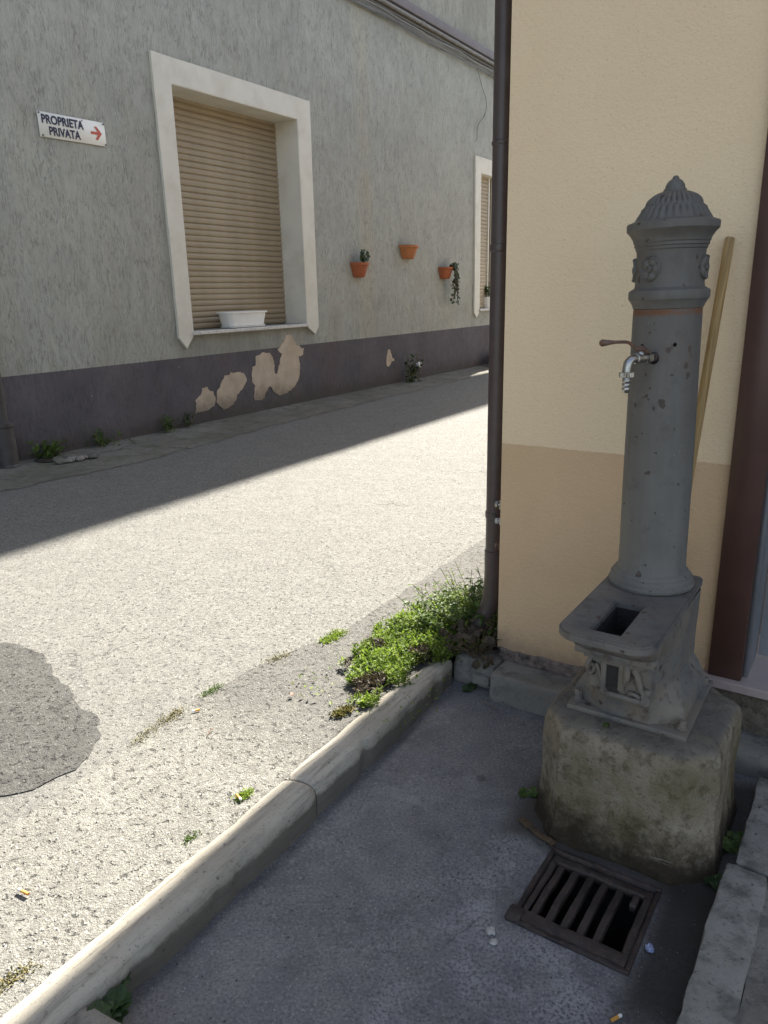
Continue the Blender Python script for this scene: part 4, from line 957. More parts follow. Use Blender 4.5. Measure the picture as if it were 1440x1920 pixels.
# little valves on the hidden side wall, seen behind the arris
for (z, r, lab, mt) in ((.775, .016, 'grey round valve between the downpipe and the wall corner, uppermost', M_CHROME), (.705, .012, 'small pale valve under the round one beside the downpipe', M_PEBBLE), (.60, .013, 'rusty knob at the clamp of the downpipe, lowest', M_RUSTM)):
    t_ = tag(empty('side_valve', M_STREET @ Matrix.Translation((2.70, 1.16, z+.0))), lab, 'valve', 'small valves on the side wall by the downpipe')
    bm = bmesh.new(); tube(bm, [(0, -.01, 0), (0, .014, 0), (0, .016, 0), (0, .026, 0), (0, .027, 0)], [r*.5, r*.5, r, r*.95, r*.5], 14); autosmooth(from_bm('body', bm, mt, t_))
    bm = bmesh.new(); tube(bm, [(0, .005, -r*1.1), (0, .005, r*1.1)], r*.5, 10); autosmooth(from_bm('stem', bm, mt, t_))

# wooden handle leaning on the wall
def B3(u, y, z): return M_BEIGE @ Vector((u, y, z))
top = Vector((.760, -.024, 1.742)); bot = Vector((.690, -.25, .05))
ax = (top-bot); Lp = ax.length; q = ax.to_track_quat('Z', 'Y')
bm = bmesh.new(); n = 24; pts = [Vector((math.sin(i/n*3)*.004, 0, Lp*i/n)) for i in range(n+1)]
rr = [.0145]*(n+1); pts.append(Vector((0, 0, Lp+.004))); rr.append(.011); tube(bm, pts, rr, 14)
tag(from_bm('broom_handle', bm, M_WOOD, None, M_BEIGE @ Matrix.Translation(bot) @ q.to_matrix().to_4x4(), smooth=True), 'bare wooden broom handle leaning on the beige wall behind the fountain', 'handle'); autosmooth(bpy.data.objects['broom_handle'], 50)

# ------------------------------------------------------------------ fountain block
ZB = .385
def oct_ring(x0, x1, y0, y1, ch, z, rnd=.25):
    """rectangle with chamfered corners"""
    c = [(x1-ch, y0), (x1, y0+ch), (x1, y1-ch), (x1-ch, y1), (x0+ch, y1), (x0, y1-ch), (x0, y0+ch), (x0+ch, y0)]
    out = []
    for i in range(8):
        a = Vector((*c[i], z)); b = Vector((*c[(i+1) % 8], z)); k = 4 if i % 2 == 0 else 12
        if (b-a).length < ch*1.6: k = 4
        for j in range(k): out.append(a.lerp(b, j/k))
    return out
bm = bmesh.new(); rings = []
for (z, gx) in ((-.03, .022), (.0, .018), (.03, .012), (.07, .006), (.12, .002), (.17, 0), (.22, 0), (.27, 0), (.31, -.002), (.345, -.004), (.365, -.010), (.378, -.020), (ZB, -.036), (ZB+.001, -.08), (ZB+.002, -.13)):
    rings.append(oct_ring(-.236-gx, .275+gx, -.252-gx, .245+gx, .088+gx*.3, z))
loft(bm, rings)
jitter(bm, .011, 6, 2)
for v in bm.verts:
    if v.co.z > ZB-.01: v.co.z = min(v.co.z, ZB+.001)
    if v.co.z < .1 and v.co.y < -.2: v.co.y += noise.noise(v.co*22)*.010
blk = from_bm('stone_block', bm, M_BLOCK, None, M_FOUNT); autosmooth(blk, 44)
tag(blk, 'mossy weathered concrete block with chamfered corners under the iron fountain', 'stone block')

# ------------------------------------------------------------------ fountain
ft = tag(empty('drinking_fountain', M_FOUNT @ Matrix.Translation((0, 0, ZB))  ), 'grey painted cast iron street fountain with domed cap and chrome tap', 'fountain')
T = .018
bm = bmesh.new(); add_box(bm, -.168, .178, -.160, .215, .001, T, .005, 2); grid_cut(bm, .03); jitter(bm, .003, 9)
plate = autosmooth(from_bm('base_plate', bm, M_IRON_D, ft), 45)
for (x, y, hh, k) in ((-.146, -.118, .032, 6), (.156, -.118, .020, 16), (.156, .187, .014, 16), (-.146, .187, .02, 6)):
    bm = bmesh.new(); lathe(bm, [(.0165, T), (.0165, T+.004), (.012, T+.0045), (.012, T+hh), (.009, T+hh+.003)], k if k > 6 else 6)
    bmesh.ops.translate(bm, vec=(x, y, 0), verts=bm.verts); jitter(bm, .001, 80); autosmooth(from_bm('bolt', bm, M_IRON_D, plate), 35)
# pedestal casting: narrow towards the front, flared skirt
def plan(f, z, k=5):
    """f = (front left u, front right u, front v, side u, side v, back v)"""
    fl, fr, fv, su, sv, bv = f
    c = [(fl, -fv), (fr, -fv), (su, -sv), (su+.004, bv-.03), (su-.03, bv), (-su-.0+.02, bv), (-su-.01, bv-.03), (-su-.014, -sv)]
    out = []
    for i in range(8):
        a = Vector((*c[i], z)); b = Vector((*c[(i+1) % 8], z))
        for t in range(k): out.append(a.lerp(b, t/k))
    return out
SK = (-.060, .074, .146, .156, .085, .205); BD = (-.094, .074, .176, .112, .020, .215)
def mixf(a, b, t): return tuple(x+(y-x)*t for x, y in zip(a, b))
bm = bmesh.new()
loft(bm, [plan(SK, T-.004), plan(SK, T+.012), plan(mixf(SK, BD, .12), T+.030), plan(mixf(SK, BD, .35), T+.052), plan(mixf(SK, BD, .72), T+.078), plan(BD, T+.092), plan(BD, .135), plan(BD, .17), plan(BD, .21), plan((-.100, .082, .200, .113, .020, .215), .236), plan((-.108, .088, .245, .114, .03, .215), .262), plan((-.114, .094, .290, .114, .06, .215), .295), plan((-.116, .098, .318, .114, .08, .215), .328)], cap=False)
jitter(bm, .0028, 11); bmesh.ops.recalc_face_normals(bm, faces=bm.faces)
ped = autosmooth(from_bm('pedestal', bm, M_IRON_D, ft), 30)
def deco(name, build):
    bm = bmesh.new(); build(bm); jitter(bm, .0025, 34); return autosmooth(from_bm(name, bm, M_IRON_D, ped), 50)
def niche(bm):
    add_box(bm, -.063, -.047, -.190, -.150, .105, .200, .005, 2); add_box(bm, -.012, .006, -.190, -.150, .120, .200, .005, 2)
    add_box(bm, -.066, .060, -.188, -.150, .192, .208, .005, 2); add_box(bm, -.070, .072, -.186, -.150, .092, .108, .005, 2)
deco('niche', niche)
bm = bmesh.new(); add_box(bm, -.049, -.010, -.1795, -.160, .105, .195); from_bm('niche_shade', bm, M_PIT, ped)  # dark panels stand in for the shade inside the niche openings
bm = bmesh.new(); add_box(bm, -.098, -.080, -.180, -.140, .145, .190, .004, 1); from_bm('niche_shade', bm, M_PIT, ped)
def volute(bm):
    tube(bm, smooth_path([(.010, -.182, .20), (.014, -.194, .17), (.010, -.190, .145)], 4), [.011]*4+[.009]*4+[.006], 8)
    tube(bm, smooth_path([(.030, -.180, .195), (.044, -.186, .165), (.056, -.182, .125)], 4), [.012]*4+[.009]*4+[.005], 8)
    add_box(bm, .054, .080, -.192, -.150, .095, .145, .006, 2)
    tube(bm, smooth_path([(-.094, -.175, .20), (-.102, -.182, .175), (-.094, -.180, .150), (-.084, -.178, .172), (-.092, -.186, .182)], 4), .0075, 8)
    tube(bm, smooth_path([(-.078, -.178, .185), (-.060, -.182, .14), (-.045, -.178, .10)], 4), .006, 8)
    tube(bm, smooth_path([(.018, -.178, .115), (.032, -.184, .120), (.050, -.180, .112)], 4), .007, 8)
deco('ornament', volute)
def lintel(bm):
    for (x0, x1, y, z0, z1) in ((-.112, .088, -.200, .208, .228), (-.118, .094, -.218, .226, .240), (-.124, .100, -.245, .238, .262)):
        add_box(bm, x0, x1, y, y+.045, z0, z1, .006, 2)
deco('cornice', lintel)
# basin table and the mouldings below it
def table_ring(w, yf, yb, rc, z, cx=-.005):
    out = []
    for (sx, sy, a0) in ((1, -1, -90), (1, 1, 0), (-1, 1, 90), (-1, -1, 180)):
        r = rc if sy < 0 else .02; yy = yf if sy < 0 else yb
        for k in range(9):
            a = R(a0+k*11.25); out.append(Vector((cx+sx*(w-r)+math.cos(a)*r, (yy - sy*r)+math.sin(a)*r, z)))
    return out
TZ = .350      # table top above the block
bm = bmesh.new()
loft(bm, [table_ring(.108, -.235, .20, .04, .255, -.012), table_ring(.112, -.262, .20, .05, .262, -.012), table_ring(.114, -.285, .20, .055, .280, -.012), table_ring(.118, -.318, .20, .06, .296, -.012), table_ring(.120, -.330, .20, .06, .312, -.012), table_ring(.120, -.338, .20, .06, .328, -.012)], cap=False)
jitter(bm, .0025, 14); autosmooth(from_bm('table_moulding', bm, M_IRON_D, ft), 40)
HX0, HX1, HY0, HY1 = -.058, .020, -.312, -.088
bm = bmesh.new()
out_t = table_ring(.130, -.368, .232, .062, TZ, -.014); hole = [(HX0, HY0), (HX1, HY0), (HX1, HY1), (HX0, HY1)]
rings = {}
def loopv(pts, z): return [bm.verts.new((p[0], p[1], z)) for p in pts]
ot = loopv(out_t, TZ); ht = loopv(hole, TZ); ob = loopv(out_t, TZ-.024); hb = loopv(hole, TZ-.024)
for lo_, hi_ in ((ot, ht), (ob, hb)):
    es = []
    for lp in (lo_, hi_):
        for i in range(len(lp)): es.append(bm.edges.new((lp[i], lp[(i+1) % len(lp)])))
    bmesh.ops.triangle_fill(bm, use_beauty=True, edges=es)
for a_, b_ in ((ot, ob), (ht, hb)):
    for i in range(len(a_)): bm.faces.new((a_[i], a_[(i+1) % len(a_)], b_[(i+1) % len(a_)], b_[i]))
bmesh.ops.recalc_face_normals(bm, faces=bm.faces)
rim_e = [e for e in bm.edges if len(e.link_faces) == 2 and e.calc_face_angle(0) > 1.2]
bmesh.ops.bevel(bm, geom=rim_e, offset=.004, segments=2, affect='EDGES')
for v in bm.verts: v.co.z += noise.noise(v.co*24)*.0012
autosmooth(from_bm('basin_table', bm, M_IRON_T, ft, recalc=False), 40)
bm = bmesh.new()
v0 = [bm.verts.new((x, y, TZ-.020)) for x, y in ((HX0-.001, HY0-.001), (HX1+.001, HY0-.001), (HX1+.001, HY1+.001), (HX0-.001, HY1+.001))]; v1 = [bm.verts.new((v.co.x*.96, max(v.co.y, -.180)+.008, .242)) for v in v0]
for i in range(4): bm.faces.new((v0[i], v0[(i+1) % 4], v1[(i+1) % 4], v1[i]))
bm.faces.new(v1); from_bm('drain_box', bm, M_PIT, ft)  # near-black wet lining, darkened to paint in the shade of a deeper hole
KC = .915
M_COL = Matrix.Translation((-.015, .11, TZ)) @ Matrix.Rotation(R(-1.07), 4, 'Y') @ Matrix.Translation((0, 0, -TZ-.0615)) @ Matrix.Diagonal((1, 1, 1.051, 1))
# column: lathe, with bored holes
def bored(bm, holes, mat, name, parent):
    """cut holes: list of (origin, direction, radius)"""
    me = bpy.data.meshes.new(name); bmesh.ops.recalc_face_normals(bm, faces=bm.faces); bm.to_mesh(me); bm.free()
    o = bpy.data.objects.new(name, me); COL.objects.link(o); cs = []
    for p, d, r in holes:
        b2 = bmesh.new(); tube(b2, [Vector(p)-Vector(d)*.03, Vector(p)+Vector(d)*.03], r, 14); bmesh.ops.recalc_face_normals(b2, faces=b2.faces)
        m2 = bpy.data.meshes.new('cut'); b2.to_mesh(m2); b2.free(); c = bpy.data.objects.new('cut', m2); COL.objects.link(c); cs.append(c)
        md = o.modifiers.new('b', 'BOOLEAN'); md.object = c; md.operation = 'DIFFERENCE'; md.solver = 'EXACT'
    bpy.context.view_layer.update()
    nm = bpy.data.meshes.new_from_object(o.evaluated_get(bpy.context.evaluated_depsgraph_get()))
    o.modifiers.clear(); o.data = nm; nm.name = name
    for c in cs: bpy.data.objects.remove(c)
    nm.materials.clear(); nm.materials.append(mat); o.parent = parent; return autosmooth(o, 30)
RZ = .3925
prof = [(.05, RZ), (.134, RZ), (.1365, RZ+.004), (.1365, RZ+.010), (.134, RZ+.014), (.1315, RZ+.0155), (.131, RZ+.019), (.130, RZ+.026), (.126, RZ+.032), (.1225, RZ+.0335), (.1215, RZ+.037), (.118, RZ+.041), (.1165, RZ+.043), (.1100, RZ+.047), (.1068, RZ+.054)]
prof += [(.1058, .50), (.1058, .60), (.1050, .72), (.1035, .85), (.1020, .97), (.1010, 1.06), (.0995, 1.14), (.0988, 1.1625)]
bm = bmesh.new(); lathe(bm, prof, 96)
for v in bm.verts:
    v.co += Vector((v.co.x, v.co.y, 0)).normalized()*noise.noise(v.co*13)*.0009 if v.co.xy.length > .06 else Vector((0, 0, 0))
dT = ang(-17)
cr = lambda z: .1010
H_ = [(ang(-17)*.10+Vector((0, 0, 1.040)), ang(-17), .0165), (ang(-40)*.10+Vector((0, 0, 1.070)), ang(-40), .006), (ang(16)*.10+Vector((0, 0, 1.073)), ang(16), .0055)]
column = bored(bm, H_, M_IRON, 'column', ft); column.matrix_local = M_COL @ Matrix.Diagonal((KC, KC, 1, 1))
# cap: collar, neck, cornice, fluted dome, finial
z0 = 1.1625
cp = [(.07, z0), (.1012, z0+.001), (.1040, z0+.010), (.1090, z0+.017), (.1105, z0+.020), (.1150, z0+.024), (.1165, z0+.030), (.1165, z0+.042), (.1150, z0+.046), (.1090, z0+.049), (.1000, z0+.054), (.0984, z0+.062),
      (.0980, 1.25), (.0977, 1.30), (.0990, 1.308), (.1020, 1.3105), (.1025, 1.3165), (.1060, 1.3185), (.1062, 1.325), (.1090, 1.328), (.1100, 1.334), (.1140, 1.340), (.1200, 1.348), (.1270, 1.354), (.1300, 1.357), (.1305, 1.371), (.1285, 1.3745), (.1200, 1.377), (.1120, 1.380)]
bm = bmesh.new(); lathe(bm, cp, 120)
for v in bm.verts:
    if v.co.xy.length > .08: v.co += noise.noise_vector(v.co*11)*.0012
NH = [(ang(-47)*.098+Vector((0, 0, 1.247)), ang(-47), .0065), (ang(56)*.098+Vector((0, 0, 1.262)), ang(56), .0055)]
cap = bored(bm, NH, M_IRON_CAP, 'cap', ft); cap.matrix_local = M_COL @ Matrix.Diagonal((KC, KC, 1, 1))
def flute(r, z, a):
    if z < 1.379 or z > 1.447: return r, z
    k = 30
    t = (z-1.379)/(1.447-1.379); ph = .5*math.pi*2/k if t > .52 else 0
    c = abs(math.cos((a+ph)*k/2)); amp = .0075*math.sin(min(1, t/.9)*math.pi)**.6
    if t > .52: amp = .0080*math.sin((t-.52)/.48*math.pi)**.6
    return r + amp*(c**.8-.35) + (.003 if .45 < t < .52 else 0), z
dm = []
P0 = [(.1122, 1.379), (.1060, 1.3835), (.1000, 1.390), (.0935, 1.398), (.0885, 1.404), (.0835, 1.410), (.0790, 1.417), (.0760, 1.421), (.0745, 1.424), (.0700, 1.430), (.0640, 1.436), (.0560, 1.4415), (.0460, 1.446), (.0360, 1.449)]
bm = bmesh.new(); lathe(bm, P0, 240, mod=flute)
for v in bm.verts: v.co += noise.noise_vector(v.co*40)*.0012
autosmooth(from_bm('dome', bm, M_IRON_CAP, cap), 60)
bm = bmesh.new(); lathe(bm, [(.040, 1.447), (.0335, 1.4495), (.0320, 1.454), (.0285, 1.457), (.0275, 1.460), (.0262, 1.465), (.0225, 1.470), (.0185, 1.4745), (.0125, 1.478), (.0095, 1.480), (.0085, 1.4835), (.005, 1.4865), (.0005, 1.4875)], 32); autosmooth(from_bm('finial', bm, M_IRON_CAP, cap), 50)
# rosettes
def rosette(deg):
    d = ang(deg); bm = bmesh.new(); n = 40; rings = []
    for (r, h) in ((.031, -.004), (.031, .0055), (.0292, .0080), (.0275, .0078), (.0255, .0040), (.020, .0062), (.012, .0048), (.0088, .0035), (.0080, .0095), (.0055, .0105), (.0045, .0070), (.001, .0075)):
        ring = []
        for k in range(n):
            a = 2*math.pi*k/n; pet = abs(math.cos(a*2.5)); rr = r*(.95+.05*pet if r > .0285 else 1); hh = h+(.0050*(pet-.5) if .010 < r < .029 else 0)
            x = rr*math.cos(a); zz = rr*math.sin(a)
            ring.append((x, hh, zz))
        rings.append(ring)
    side = Vector((-d.y, d.x, 0)); out = []
    for ring in rings:
        o2 = []
        for x, h, zz in ring:
            th = x/.098; dd = d*math.cos(th)+side*math.sin(th); o2.append(dd*(.0985+h)+Vector((0, 0, 1.262+zz)))
        out.append(o2)
    loft(bm, out); return autosmooth(from_bm('rosette', bm, M_IRON_CAP, cap), 40)
for a_ in (-95, -33, 74, 160): rosette(a_)
# tap
tp_o = ang(-17)*.085+Vector((0, 0, 1.040)); dt = ang(-41); tb = ang(-17)*.118+Vector((0, 0, 1.041))
tap = empty('tap', M_COL @ Matrix.Translation(ang(-17)*-.008 + Vector((0, 0, .003))) @ Matrix.Translation(tp_o) @ Matrix.Diagonal((1.15, 1.15, .98, 1)) @ Matrix.Translation(-tp_o), ft)
bm = bmesh.new(); tube(bm, smooth_path([tp_o, ang(-17)*.108+Vector((0, 0, 1.040)), tb], 4), .0125, 16); autosmooth(from_bm('supply_pipe', bm, M_PIPE, tap))
bm = bmesh.new(); s = tb
tube(bm, [s, s+dt*.005, s+dt*.005, s+dt*.017, s+dt*.017], [.011, .011, .0155, .0155, .012], 6)
tube(bm, [s+dt*.016, s+dt*.024, s+dt*.03, s+dt*.044, s+dt*.045], [.0115, .0135, .0125, .0125, .010], 18)
tube(bm, [s+dt*.044, s+dt*.046, s+dt*.050, s+dt*.052], [.0125, .0145, .0145, .012], 18)
e0 = s+dt*.050; dn = Vector((0, 0, -1))
tube(bm, smooth_path([e0, e0+dt*.012+Vector((0, 0, -.001)), e0+dt*.022+dn*.010, e0+dt*.025+dn*.026, e0+dt*.0255+dn*.034], 4), .0105, 16)
tube(bm, [s+dt*.034+Vector((0, 0, .006)), s+dt*.034+Vector((0, 0, .018)), s+dt*.034+Vector((0, 0, .021))], [.009, .0085, .006], 12)
autosmooth(from_bm('tap_body', bm, M_CHROME, tap), 40)
c0 = e0+dt*.0255+dn*.032
bm = bmesh.new()
lathe(bm, [(.011, 0), (.0155, -.001), (.0155, -.013), (.012, -.015), (.0085, -.016)], 40, mod=lambda r, z, a: (r+(.0014*(1 if math.cos(a*20) > 0 else -.2) if r > .013 else 0), z))
bmesh.ops.translate(bm, vec=c0, verts=bm.verts); autosmooth(from_bm('collar_nut', bm, M_CHROME, tap), 40)
bm = bmesh.new(); pr = [(.0085, -.015)]
for k in range(3): z_ = -.019-k*.0105; pr += [(.0088, z_), (.0096, z_-.0012), (.0090, z_-.0085), (.0082, z_-.0095)]
pr += [(.0070, -.054), (.0045, -.054)]
lathe(bm, pr, 24); bmesh.ops.translate(bm, vec=c0, verts=bm.verts); autosmooth(from_bm('hose_spout', bm, M_CHROME, tap), 40)
h0 = s+dt*.034+Vector((0, 0, .022)); lv = ang(-88)
bm = bmesh.new(); add_box(bm, -.012, .012, -.011, .011, -.003, .004, .002, 1, Matrix.Translation(h0))
add_box(bm, -.007, .007, -.007, .007, .003, .009, .001, 1, Matrix.Translation(h0)); tube(bm, [h0+lv*-.02+Vector((0, 0, -.008)), h0+lv*.0], .004, 6)
path = smooth_path([h0+lv*.006, h0+lv*.018+Vector((0, 0, .010)), h0+lv*.030+Vector((0, 0, .019)), h0+lv*.052+Vector((0, 0, .020)), h0+lv*.075+Vector((0, 0, .019)), h0+lv*.094+Vector((0, 0, .018))], 4)
nn = len(path); rr = [.0042 if k < nn*.62 else .0042+.0052*min(1, (k-nn*.62)/(nn*.25)) for k in range(nn)]; rr[-1] = .004
tube(bm, path, rr, 10); autosmooth(from_bm('lever', bm, M_RUSTM, tap), 50)

# ------------------------------------------------------------------ drain grate
gr = tag(empty('drain_grate', M_FOUNT @ Matrix.Translation(((GX0+GX1)/2, (GY0+GY1)/2, 0))), 'rusted square drain grate with a broken gap set in the pavement below the block', 'drain grate')
gx, gy = (GX1-GX0)/2, (GY1-GY0)/2
bm = bmesh.new()
def gb_(x0, x1, y0, y1, z0, z1, b=.002): add_box(bm, x0, x1, y0, y1, z0, z1, b, 1)
gb_(-gx, gx, -gy, -gy+.014, -.05, .006); gb_(-gx, gx, gy-.014, gy, -.05, .008); gb_(-gx, -gx+.012, -gy+.014, gy-.014, -.05, .006); gb_(gx-.012, gx, -gy+.014, gy-.014, -.05, .006)
grid_cut(bm, .03); jitter(bm, .003, 20); autosmooth(from_bm('outer_frame', bm, M_GRATEF, gr), 45)
bm = bmesh.new(); ix, iy = gx-.014, gy-.016
gb_(-ix, ix, -iy, -iy+.042, -.022, .003, .003); gb_(-ix, ix, iy-.028, iy, -.026, -.004, .003); gb_(-ix, -ix+.016, -iy+.042, iy-.028, -.026, -.003, .003); gb_(ix-.022, ix, -iy+.042, iy-.028, -.026, -.001, .003)
grid_cut(bm, .03); jitter(bm, .003, 18, 4); autosmooth(from_bm('inner_frame', bm, M_GRATE, gr), 45)
bm = bmesh.new(); gb_(-gx-.012, -gx+.03, -gy+.0, -gy+.055, -.01, .010, .006); jitter(bm, .004, 30); autosmooth(from_bm('corner_lug', bm, M_GRATE, gr), 50)
nb_ = 6; pitch_ = .0425; X0 = -ix+.016+.012
for k in range(nb_):
    x = X0+k*pitch_+.004; bm = bmesh.new()
    if k < 5:
        bw = .0095
        add_box(bm, x-bw, x+bw, -iy+.038, iy-.024, -.028, -.001 if k else -.004, .004, 2)
        grid_cut(bm, .03)
        for v in bm.verts: v.co.z -= .010*max(0, (v.co.y+.02)/.13)**1.0 if v.co.y > -.02 else 0
        jitter(bm, .003, 22, k)
        autosmooth(from_bm('grate_bar', bm, M_GRATE, gr), 50)
    else:    # broken stump
        add_box(bm, x-.006, x+.012, iy-.075, iy-.024, -.028, -.006, .005, 2); grid_cut(bm, .015); jitter(bm, .006, 30, k); autosmooth(from_bm('broken_bar', bm, M_GRATE, gr), 50)
bm = bmesh.new()
v0 = [bm.verts.new((x, y, -.003)) for x, y in ((-gx+.010, -gy+.010), (gx-.010, -gy+.010), (gx-.010, gy-.010), (-gx+.010, gy-.010))]; v1 = [bm.verts.new((v.co.x, v.co.y, -.38)) for v in v0]
for i in range(4): bm.faces.new((v0[i], v0[(i+1) % 4], v1[(i+1) % 4], v1[i]))
bm.faces.new(v1); from_bm('pit', bm, M_PIT, gr)

# ------------------------------------------------------------------ small things on the ground
def butt(M, rot, label, L=.028, paper=.008, r=.0042):
    t = tag(empty('cigarette_butt', M @ Matrix.Rotation(rot, 4, 'Z')), label, 'cigarette butt', 'cigarette butts on the ground')
    bm = bmesh.new(); tube(bm, [(0, 0, r), (L-paper, 0, r)], r, 10); autosmooth(from_bm('filter', bm, M_CORK, t))
    bm = bmesh.new(); tube(bm, [(L-paper, 0, r), (L-.002, 0, r), (L, 0.001, r*.9)], [r*.98, r*.98, r*.6], 10); autosmooth(from_bm('paper', bm, M_PAPER, t))
ZS = STREET_Z+.003
butt(M_STREET @ Matrix.Translation((1.735, 1.955, ZS)), R(150), 'cigarette butt on the seam of the street, farthest one', .030, .011)
butt(M_STREET @ Matrix.Translation((1.43, 1.485, ZS)), R(-110), 'cigarette butt lying against the kerb beside a small moss tuft', .032, .010)
butt(M_STREET @ Matrix.Translation((.845, 1.675, ZS)), R(95), 'cigarette butt in the sun near the left edge', .040, .012)
butt(M_FOUNT @ Matrix.Translation((.185, -.765, .001)), R(60), 'dark smoked cigarette butt on the shaded pavement below the grate', .030, .010)
def crumple(name, M, size, mat, label, cat, seed, flat=.4):
    bm = bmesh.new(); bmesh.ops.create_icosphere(bm, subdivisions=2, radius=size)
    jitter(bm, size*.9, 1.2/size, seed)
    for v in bm.verts: v.co.z = max(0, v.co.z*flat+size*.3)
    return tag(from_bm(name, bm, mat, None, M), label, cat)
crumple('wrapper', M_FOUNT @ Matrix.Translation((.205, -.52, .0)), .011, M_FOIL, 'crumpled blue and white wrapper right of the grate', 'wrapper', 3, .9)
crumple('paper_scrap', M_FOUNT @ Matrix.Translation((-.34, .157, .0)) , .008, M_PAPER, 'white chip on the pavement left of the block', 'paper scrap', 5)
crumple('mortar_crumb', M_FOUNT @ Matrix.Translation((-.155, -.685, .0)), .013, M_PEBBLE, 'pale lump of mortar in front of the grate, larger one', 'mortar lump', 6, .35)
crumple('mortar_crumb', M_FOUNT @ Matrix.Translation((-.135, -.71, .0)), .010, M_PEBBLE, 'pale lump of mortar in front of the grate, smaller one', 'mortar lump', 7, .35)
for (s_, q_, lab, k) in ((2.236, 1.537, 'orange red petal at the left edge of the green weeds', 1), (1.992, 1.717, 'tiny red petal on the sunlit lane edge', 2)):
    V, F = [], []; round_leaf(V, F, Vector((0, 0, .006)), Vector((.2, .1, 1)), .011 if k == 1 else .008, 4, .2)
    tag(pyd('petal', V, F, M_PETAL, None, M_STREET @ Matrix.Translation((s_, q_, ZS+.006))), lab, 'petal')
# scattered gravel grains, stuff
V, F = [], []
rnd = random.Random(11)
def grain(p, r):
    i = len(V); a = rnd.uniform(0, 6.28)
    for k in range(4): V.append(p+Vector((math.cos(a+k*1.57)*r*rnd.uniform(.7, 1.2), math.sin(a+k*1.57)*r*rnd.uniform(.7, 1.2), -r*.3)))
    V.append(p+Vector((rnd.uniform(-.2, .2)*r, rnd.uniform(-.2, .2)*r, r*.55)))
    for k in range(4): F.append((i+k, i+(k+1) % 4, i+4))
for k in range(7000):
    x = rnd.uniform(.4, 4.0); y = 1.47+abs(rnd.gauss(0, .9)); 
    if y > 4.6: continue
    grain(Vector((x, y, zs(x, y)+.006 if y < 1.97 else zs(x, y)+.001)), rnd.choice((.0012, .0016, .002, .003)))
tag(pyd('gravel', V, F, M_PEBBLE, None, M_STREET), 'fine pale grit scattered over the sunlit street', 'gravel', kind='stuff')
V, F = [], []
for k in range(900):
    x = rnd.uniform(-1.2, .3); y = rnd.uniform(-1.1, .3)
    if GX0-.02 < x < GX1+.01 and GY0-.01 < y < GY1+.6: continue
    grain(Vector((x, y, zb(x, y))), rnd.choice((.001, .0013, .0018)))
tag(pyd('grit', V, F, M_PEBBLE, None, M_FOUNT), 'fine grit scattered over the shaded pavement', 'grit', kind='stuff')
# twigs
for (M, L, r, lab) in ((M_STREET @ Matrix.Translation((1.62, 1.80, ZS+.003)), .05, 20, 'short dry twig on the sunlit lane edge'), (M_BEIGE @ Matrix.Translation((.02, -.20, .004)), .10, -20, 'thin dry twig on the pavement in front of the wall kerb')):
    bm = bmesh.new(); tube(bm, smooth_path([(0, 0, .002), (L*.5, .004, .005), (L, 0, .002)], 3), .0018, 5); tag(from_bm('twig', bm, M_TWIG, None, M @ Matrix.Rotation(R(r), 4, 'Z')), lab, 'twig')

# ------------------------------------------------------------------ plants near the fountain
def moss_line(name, pts, n, wd, h, mat, label, seed, z=None):
    rnd = random.Random(seed); V, F = [], []; o0 = Vector((*pts[0], 0))
    for k in range(n):
        i = rnd.randint(0, len(pts)-2); t = rnd.random(); p = Vector(pts[i]).lerp(Vector(pts[i+1]), t)
        x = p.x+rnd.gauss(0, wd); y = p.y+rnd.gauss(0, wd)
        leaf_faces(V, F, Vector((x, y, zs(x, y)+.004))-o0, Vector((rnd.uniform(-1, 1), rnd.uniform(-1, 1), rnd.uniform(.1, 1.2))), Vector((0, 0, 1)), h*rnd.uniform(.5, 1.2), h*.5)
    o = pyd(name, V, F, mat, None, M_STREET @ Matrix.Translation(o0)); return tag(o, label, 'moss', 'moss patches along the street seam and kerb', kind='stuff')
moss_line('moss', [(2.567, 1.89), (2.44, 1.90)], 450, .018, .014, M_LEAF, 'bright green moss tuft at the far end of the street seam', 1)
moss_line('moss', [(2.28, 1.96), (2.16, 2.0)], 170, .016, .010, M_DRY, 'dry mossy fringe on the street seam below the far green tuft', 2)
moss_line('moss', [(1.92, 2.03), (1.82, 2.03)], 200, .014, .010, M_LEAF2, 'green moss spot at the middle of the street seam', 3)
moss_line('moss', [(1.70, 2.02), (1.62, 2.018), (1.46, 2.0)], 420, .016, .009, M_DRY, 'dry yellowish moss along the near half of the street seam', 4)
moss_line('moss', [(1.47, 1.465), (1.42, 1.470)], 200, .009, .012, M_LEAF, 'small green moss tuft against the kerb beside a cigarette butt', 5)
moss_line('moss', [(1.25, 1.47), (1.20, 1.475)], 90, .009, .009, M_LEAF2, 'tiny moss tuft against the kerb left of the gum spot', 6)
moss_line('moss', [(.72, 1.47), (.62, 1.49)], 160, .012, .010, M_DRY, 'dry moss against the kerb at the lower left', 7)
moss_line('moss', [(2.03, 1.47), (1.97, 1.49)], 140, .012, .022, M_DRY, 'straw coloured tuft at the kerb just below the green weeds', 8)
